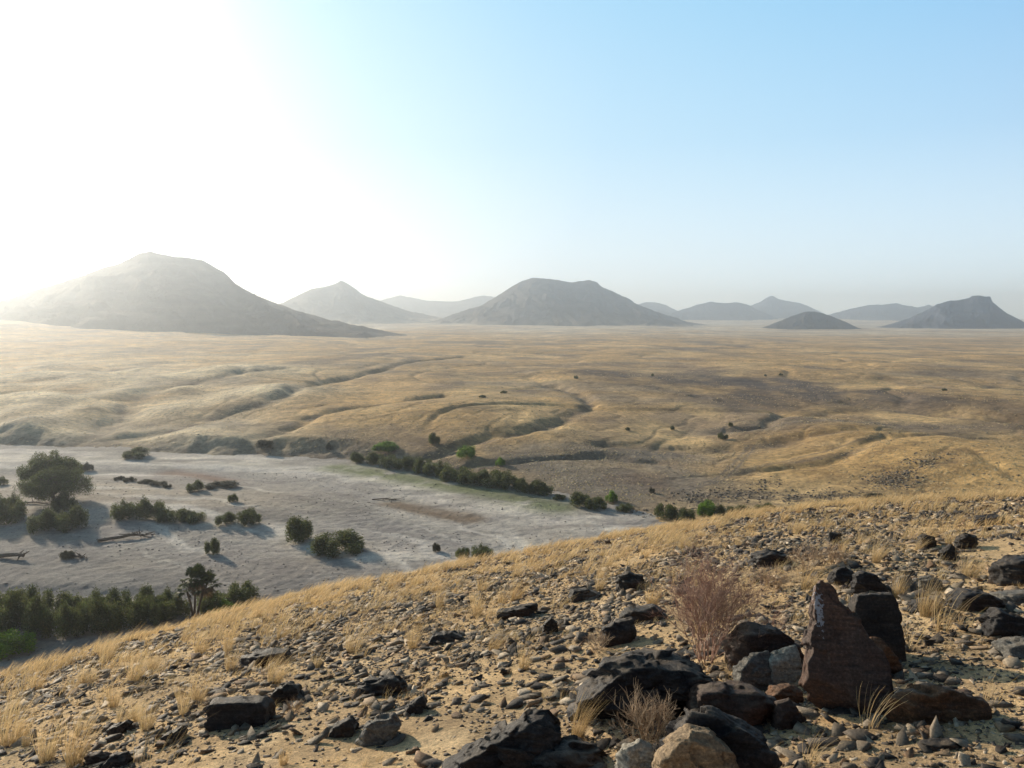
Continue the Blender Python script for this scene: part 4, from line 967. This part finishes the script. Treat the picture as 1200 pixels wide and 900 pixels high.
# trees
def tube_path(pts, rads, sides=7):
    V, Fc = [], []
    pts = [np.array(p, float) for p in pts]
    for i, (p, r) in enumerate(zip(pts, rads)):
        d = pts[min(i+1, len(pts)-1)] - pts[max(i-1, 0)]; d /= np.linalg.norm(d)
        a = np.cross(d, [0.2, 1, 0.1]); a /= np.linalg.norm(a); b = np.cross(d, a)
        for k in range(sides): V.append(p + r*(a*math.cos(k*2*PI/sides)+b*math.sin(k*2*PI/sides)))
    for i in range(len(pts)-1):
        for k in range(sides): Fc.append([i*sides+k, i*sides+(k+1) % sides, (i+1)*sides+(k+1) % sides, (i+1)*sides+k])
    return V, Fc
def tree(px, row, w, h, label, seed, clear=0.28):
    x_, y_, z_ = hit(px, row, ground_fn, 40, 400); dep = project((x_, y_, z_))[2]
    W, Hh = w*dep/F, h*dep/F*1.06
    root = empty('acacia_tree', (x_, y_, z_-.1)); tag(root, label, 'tree')
    rs = np.random.default_rng(seed)
    V, Fc, cs, rd = [], [], [], []
    for s in range(3):
        a0 = s*2.1 + rs.uniform(0, .6)
        p = np.array([math.cos(a0)*.15, math.sin(a0)*.15, 0]); pts = [p]; rads = [W*.022]
        d = np.array([math.cos(a0)*.28, math.sin(a0)*.28, 1.0])
        for i in range(5):
            d = d + rs.normal(0, .12, 3) + np.array([math.cos(a0), math.sin(a0), 0])*.16*i*.4; d /= np.linalg.norm(d)
            p = p + d*Hh*.15; pts.append(p); rads.append(W*.022*(1-.14*i))
            if i >= 1:
                for _ in range(3):
                    a = rs.uniform(0, 2*PI); L_ = W*rs.uniform(.16, .36)
                    e = p + np.array([math.cos(a)*L_, math.sin(a)*L_, L_*rs.uniform(.1, .5)])
                    mid = (p+e)/2 + np.array([0, 0, L_*.08])
                    v2, f2 = tube_path([p, mid, e], [W*.009, W*.006, W*.003], 5); o_ = len(V); V += v2; Fc += [[o_+q for q in f] for f in f2]
        v2, f2 = tube_path(pts, rads); o_ = len(V); V += v2; Fc += [[o_+q for q in f] for f in f2]
    obj('trunk', mesh('trunk', np.array(V), np.array(Fc), True), M_bark, root)
    for _ in range(80):
        a = rs.uniform(0, 2*PI); r = .46*math.sqrt(rs.random())
        zt = Hh*(0.97 - 1.7*r**2 - (1-clear)*0.75*rs.random()*(1-r))
        zt = max(zt, Hh*clear*1.2)
        cs.append((math.cos(a)*r*W, math.sin(a)*r*W, zt - Hh*.06)); q = rs.uniform(.08, .15)*W; rd.append((q, q, q*.7))
    Vl, Fl, Cl = leafmass(cs, rd, 30000, 0.28, 0.11, rs, .25, .2)
    obj('crown', mesh('crown', Vl, Fl, False, Cl), L_mid, root)
tree(66, 592, 76, 45, 'big spreading tree with a forked trunk on the sandbar, nearer of the two', 81)
tree(60, 582, 64, 56, 'tree directly behind the nearer spreading tree, only its crown showing above', 82, .4)

# fan palm
def palm():
    x_, y_, z_ = hit(228, 722, ground_fn, 40, 400); dep = project((x_, y_, z_))[2]; k = dep/F
    root = empty('fan_palm', (x_, y_, z_-.1)); tag(root, 'fan palm with a shaggy crown rising out of the bush belt', 'palm tree')
    rs = np.random.default_rng(91)
    Ht = 46*k
    stems = [((0, 0), (0.4, 0), Ht), ((.3, .1), (1.5, .2), Ht*.86), ((-.2, 0), (-.9, .1), Ht*.72)]
    for s, (b, t, h) in enumerate(stems):
        pts = [np.array([b[0]+(t[0]-b[0])*u**1.5, b[1]+(t[1]-b[1])*u**1.5, h*u]) for u in np.linspace(0, 1, 7)]
        V, Fc = tube_path(pts, [.16, .14, .13, .12, .12, .13, .10])
        obj('trunk', mesh('trunk', np.array(V), np.array(Fc), True), M_bark, root)
        top = pts[-1]; nf = (64, 26, 12)[s]
        for i in range(nf):
            dead = i > nf*.8
            a = i*2.4 + s; el = rs.uniform(-.5, 1.4) if not dead else rs.uniform(-1.2, -.5)
            L_ = rs.uniform(.5, 1.45)
            d = np.array([math.cos(a)*math.cos(el), math.sin(a)*math.cos(el), math.sin(el)])
            hub = top + d*L_
            V, Fc, C = [], [], []
            side = np.cross(d, [0, 0, 1]); side /= (np.linalg.norm(side)+1e-6); nrm = np.cross(side, d)
            # petiole
            V += [top-side*.02, top+side*.02, hub+side*.015, hub-side*.015]; Fc.append([0, 1, 2, 3]); C += [(1, 1, .9)]*4
            R_ = rs.uniform(.6, .9)
            for j in range(15):
                b_ = (j/14-.5)*3.9
                e = d*math.cos(b_) + side*math.sin(b_) + nrm*.12*rs.normal() - np.array([0, 0, .18*abs(math.sin(b_))])
                tip = hub + e*R_*(1-.15*abs(b_)/2) - np.array([0, 0, .12]); w_ = np.cross(e, nrm)*.08
                m_ = hub + e*R_*.5
                o_ = len(V); V += [hub, m_-w_, tip, m_+w_]; Fc.append([o_, o_+1, o_+2, o_+3]); c = rs.uniform(.7, 1.4); C += [(c, c, c*.9)]*4
            obj('frond', mesh('frond', np.array(V), np.array(Fc), False, np.array(C)), L_dead if dead else L_palm, root)
palm()

# driftwood
def drift(name, segs, rad, label, px, row, extra=0, seed=1):
    x_, y_, z_ = hit(px, row, ground_fn, 40, 400); k = project((x_, y_, z_))[2]/F
    rs = np.random.default_rng(seed); V, Fc = [], []
    def add(pts, rads):
        v2, f2 = tube_path(pts, rads, 6); o_ = len(V); V.extend(v2); Fc.extend([[o_+q for q in f] for f in f2])
    P = [np.array([a*k, b*k*3.5, rad + c*k]) for a, b, c in segs]
    add(P, [rad*(1-.4*i/len(P)) for i in range(len(P))])
    for _ in range(extra):
        p = P[int(rs.integers(max(len(P)-2, 0), len(P)))] + rs.normal(0, .5, 3)*np.array([1, .6, .1]); e = p + rs.normal(0, 1, 3)*np.array([.9, .6, .35]) + np.array([0, 0, .25])
        p[2] = abs(p[2]); e[2] = max(e[2], .05)
        add([p, (p+e)/2+rs.normal(0, .06, 3), e], [rad*.4, rad*.3, rad*.15])
    o = obj(name, mesh(name, np.array(V), np.array(Fc), True), M_drift, loc=(x_, y_, z_)); tag(o, label, 'driftwood')
drift('driftwood_log', [(-22, -2, 0), (-10, 0, 1), (0, 1, 1.5), (10, 3, 3), (22, 4, 1)], .28, 'long bleached driftwood log with a tangle of branches at its right end', 140, 634, 26, 5)
drift('driftwood_log', [(-14, 0, 0), (-4, 0, 1), (6, 0, 1.5), (14, 0, 0)], .34, 'low weathered driftwood lump at the left edge of the gravel', 14, 654, 6, 6)
drift('driftwood_log', [(-9, 0, 0), (0, 0, .5), (9, 0, 0)], .2, 'short dark driftwood piece beside a small plant on the gravel', 88, 654, 10, 7)
bush(79, 656, 18, 12, 'grey', 'small plant growing beside short driftwood on the gravel')
drift('driftwood_log', [(-14, 0, 0), (0, 0, 1), (12, 0, 0)], .12, 'flat scatter of flood debris out in the pale channel', 450, 586, 14, 8)
drift('driftwood_log', [(-20, 0, 0), (0, 1, 1), (18, 0, 0)], .14, 'dark flood debris on the sand left of the big tree trunk', 38, 591, 8, 9)

# dark outcrop rubble on the far bank
def far_rubble():
    n = 2600; P = []
    for px, row, w, h, m in ((1050, 566, 34, 7, 900), (870, 574, 55, 8, 800), (960, 578, 60, 7, 700), (815, 580, 22, 7, 300), (1085, 556, 30, 4, 250), (770, 590, 30, 6, 160), (900, 563, 20, 4, 120)):
        a = rng.normal(0, .6, (m, 2))
        for u, v in a:
            xx, yy = flat_pt(px+u*w, row+v*h, -33.5); P.append((xx, yy))
    P = np.array(P); m = len(P)
    z = ground_fn(P[:, 0], P[:, 1]); D, Fc = ico(1); nv = len(D)
    s = .07*(.5/.07)**(rng.random(m)**2.4)
    B = D[None]*rng.uniform(.6, 1.2, (m, nv, 1))*s[:, None, None]*np.array([.8, .8, .5]) + np.stack([P[:, 0], P[:, 1], z], -1)[:, None]
    col = np.array([.13, .105, .082])*rng.uniform(.6, 2.2, (m, 1))
    o = obj('outcrop_rubble', mesh('outcrop_rubble', B.reshape(-1, 3), (Fc[None]+(np.arange(m)*nv)[:, None, None]).reshape(-1, 3), False, np.repeat(col, nv, 0)), M_rubble)
    tag(o, 'dark broken rock scattered over the far bank at the right', 'rubble', kind='stuff')
far_rubble()
# grass clumps dotting the plain
def plain_clumps():
    n = 90000; t = rng.uniform(-.66, .66, n); r = 1/rng.uniform(1/750., 1/150., n); x = r*np.sin(t); y = r*np.cos(t)
    pt = 0.5 + 1.6*fbm(x/26, y/40, 81., 3) + 0.8*fbm(x/6, y/9, 83., 2)
    ok = (bank_sd(x, y) > 5) & (rng.random(n) < np.clip(pt, .06, 1)); x, y = x[ok], y[ok]; m = len(x); z = valley_z(x, y)
    D = np.array([(1, 0, 0), (.3, .95, 0), (-.8, .6, 0), (-.8, -.6, 0), (.3, -.95, 0), (.15, .1, 1)]); Fc = np.array([(k, (k+1) % 5, 5) for k in range(5)])
    s = (.10*(.34/.10)**(rng.random(m)**1.3))*(0.7 + r[ok]/700)
    B = D[None]*rng.uniform(.6, 1.3, (m, 6, 1))*s[:, None, None]*np.array([1.1, 1.1, .6]) + np.stack([x, y, z-.03], -1)[:, None]
    B[:, 5, 0] += s*.35
    pal = np.array([(.60, .43, .21), (.44, .32, .17), (.72, .54, .30), (.20, .155, .10), (.12, .10, .07)])
    col = pal[rng.choice(5, m, p=[.40, .24, .26, .07, .03])]*rng.uniform(.8, 1.2, (m, 1))
    o = obj('grass_clumps', mesh('grass_clumps', B.reshape(-1, 3), (Fc[None]+(np.arange(m)*6)[:, None, None]).reshape(-1, 3), False, np.repeat(col, 6, 0)), M_rubble)
    tag(o, 'dry grass clumps and small dark scrub dotting the plain', 'grass', kind='stuff')
plain_clumps()
# clods and stones of the gravel bed
def bed_clods():
    n = 6500; t = rng.uniform(-.68, .12, n); r = np.sqrt(rng.uniform(75**2, 190**2, n)); x = r*np.sin(t); y = r*np.cos(t)
    ok = (bank_sd(x, y) < -3) & (rng.random(n) < np.clip(.45+1.3*fbm(x/25, y/14, 61., 3), .05, 1)); x, y = x[ok], y[ok]; m = len(x); z = bed_z(x, y)
    D, Fc = ico(1); nv = len(D); s = .07*(.20/.07)**rng.random(m)
    B = D[None]*rng.uniform(.7, 1.2, (m, nv, 1))*s[:, None, None]*np.array([1, 1, .6]) + np.stack([x, y, z], -1)[:, None]
    col = np.array([.26, .235, .21])*rng.uniform(.6, 1.2, (m, 1))
    o = obj('river_gravel', mesh('river_gravel', B.reshape(-1, 3), (Fc[None]+(np.arange(m)*nv)[:, None, None]).reshape(-1, 3), True, np.repeat(col, nv, 0)), M_rubble)
    tag(o, 'grey clods and cobbles dotting the dry river bed', 'gravel', kind='stuff')
bed_clods()

# ------------------------------------------------------------------ haze, sun, sky, camera
SAZ, SEL = math.radians(-40.5), math.radians(17.5)
m = bpy.data.materials.new('dusty_haze'); m.use_nodes = True; N = m.node_tree.nodes; L = m.node_tree.links
N.remove(N['Principled BSDF'])
v1 = N.new('ShaderNodeVolumeScatter'); v1.inputs['Density'].default_value = 2.3e-4; v1.inputs['Anisotropy'].default_value = 0.84; v1.inputs['Color'].default_value = (.94, .94, .93, 1)
v2 = N.new('ShaderNodeVolumeScatter'); v2.inputs['Density'].default_value = 8.0e-5; v2.inputs['Anisotropy'].default_value = 0.25; v2.inputs['Color'].default_value = (.28, .58, 1.0, 1)
ad = N.new('ShaderNodeAddShader'); L.new(v1.outputs[0], ad.inputs[0]); L.new(v2.outputs[0], ad.inputs[1]); L.new(ad.outputs[0], N['Material Output'].inputs['Volume'])
x0, x1, y0, y1, z0, z1 = -5200, 5200, -60, 5900, -90, 150
V = [(x, y, z) for z in (z0, z1) for y in (y0, y1) for x in (x0, x1)]
Fh = [(0, 2, 3, 1), (4, 5, 7, 6), (0, 1, 5, 4), (2, 6, 7, 3), (0, 4, 6, 2), (1, 3, 7, 5)]
hz = obj('haze', mesh('haze', V, Fh), m); tag(hz, 'dusty sunlit haze hanging over the whole plain', 'haze', kind='structure')

sun = bpy.data.lights.new('sun', 'SUN'); sun.energy = 5.0; sun.angle = math.radians(0.6); sun.color = (1.0, .885, .71)
so = bpy.data.objects.new('sun', sun); COL.objects.link(so)
sdir = Vector((math.sin(SAZ)*math.cos(SEL), math.cos(SAZ)*math.cos(SEL), math.sin(SEL)))
so.rotation_euler = sdir.to_track_quat('Z', 'Y').to_euler()

SKYTINT = (1.02, 1.24, 1.48)
HORCOL = (5.6, 7.2, 8.2)
w = bpy.data.worlds.new('World'); scene.world = w; w.use_nodes = True; N = w.node_tree.nodes; L = w.node_tree.links
sky = N.new('ShaderNodeTexSky'); sky.sky_type = 'NISHITA'; sky.sun_disc = False
sky.sun_elevation = SEL; sky.sun_rotation = SAZ
sky.air_density = 1.35; sky.dust_density = 0.7; sky.ozone_density = 2.2; sky.altitude = 0
tc = N.new('ShaderNodeTexCoord').outputs['Generated']
nv_ = N.new('ShaderNodeVectorMath'); nv_.operation = 'NORMALIZE'; L.new(tc, nv_.inputs[0])
dt = N.new('ShaderNodeVectorMath'); dt.operation = 'DOT_PRODUCT'; L.new(nv_.outputs[0], dt.inputs[0]); dt.inputs[1].default_value = sdir
sp = N.new('ShaderNodeSeparateXYZ'); L.new(nv_.outputs[0], sp.inputs[0])
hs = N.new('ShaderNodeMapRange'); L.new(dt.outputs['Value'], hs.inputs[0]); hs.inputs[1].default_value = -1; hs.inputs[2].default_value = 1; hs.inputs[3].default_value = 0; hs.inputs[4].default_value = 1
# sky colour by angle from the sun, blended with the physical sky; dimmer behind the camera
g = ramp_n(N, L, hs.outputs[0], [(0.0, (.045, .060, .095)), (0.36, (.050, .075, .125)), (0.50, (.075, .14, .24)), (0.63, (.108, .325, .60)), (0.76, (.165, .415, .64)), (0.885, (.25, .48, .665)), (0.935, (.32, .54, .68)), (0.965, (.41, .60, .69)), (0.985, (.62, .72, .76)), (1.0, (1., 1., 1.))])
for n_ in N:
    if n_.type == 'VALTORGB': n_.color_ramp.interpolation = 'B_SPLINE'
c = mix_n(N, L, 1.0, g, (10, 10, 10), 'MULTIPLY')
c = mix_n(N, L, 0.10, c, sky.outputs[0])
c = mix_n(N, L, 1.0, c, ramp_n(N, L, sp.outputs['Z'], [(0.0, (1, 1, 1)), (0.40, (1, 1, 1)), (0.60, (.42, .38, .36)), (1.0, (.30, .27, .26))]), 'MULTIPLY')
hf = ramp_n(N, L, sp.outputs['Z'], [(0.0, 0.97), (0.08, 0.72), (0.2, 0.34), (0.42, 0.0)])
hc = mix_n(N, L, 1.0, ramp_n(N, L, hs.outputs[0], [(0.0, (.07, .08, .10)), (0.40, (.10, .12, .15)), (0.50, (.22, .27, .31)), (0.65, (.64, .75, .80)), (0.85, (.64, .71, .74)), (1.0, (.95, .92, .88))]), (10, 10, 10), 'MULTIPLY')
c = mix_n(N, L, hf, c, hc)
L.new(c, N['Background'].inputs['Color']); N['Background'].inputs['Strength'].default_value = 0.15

cam = bpy.data.cameras.new('camera'); cam.sensor_width = 36; cam.lens = F/1200*36; cam.clip_start = 0.05; cam.clip_end = 30000
co = bpy.data.objects.new('camera', cam); COL.objects.link(co); co.rotation_euler = (PI/2 - PITCH, 0, 0); scene.camera = co
scene.view_settings.view_transform = 'Standard'; scene.view_settings.look = 'None'; scene.view_settings.exposure = 0; scene.view_settings.gamma = 1
scene.cycles.use_denoising = True
scene.cycles.max_bounces = 5; scene.cycles.diffuse_bounces = 2; scene.cycles.transmission_bounces = 3; scene.cycles.volume_bounces = 1
scene.cycles.transparent_max_bounces = 8; scene.cycles.sample_clamp_indirect = 4
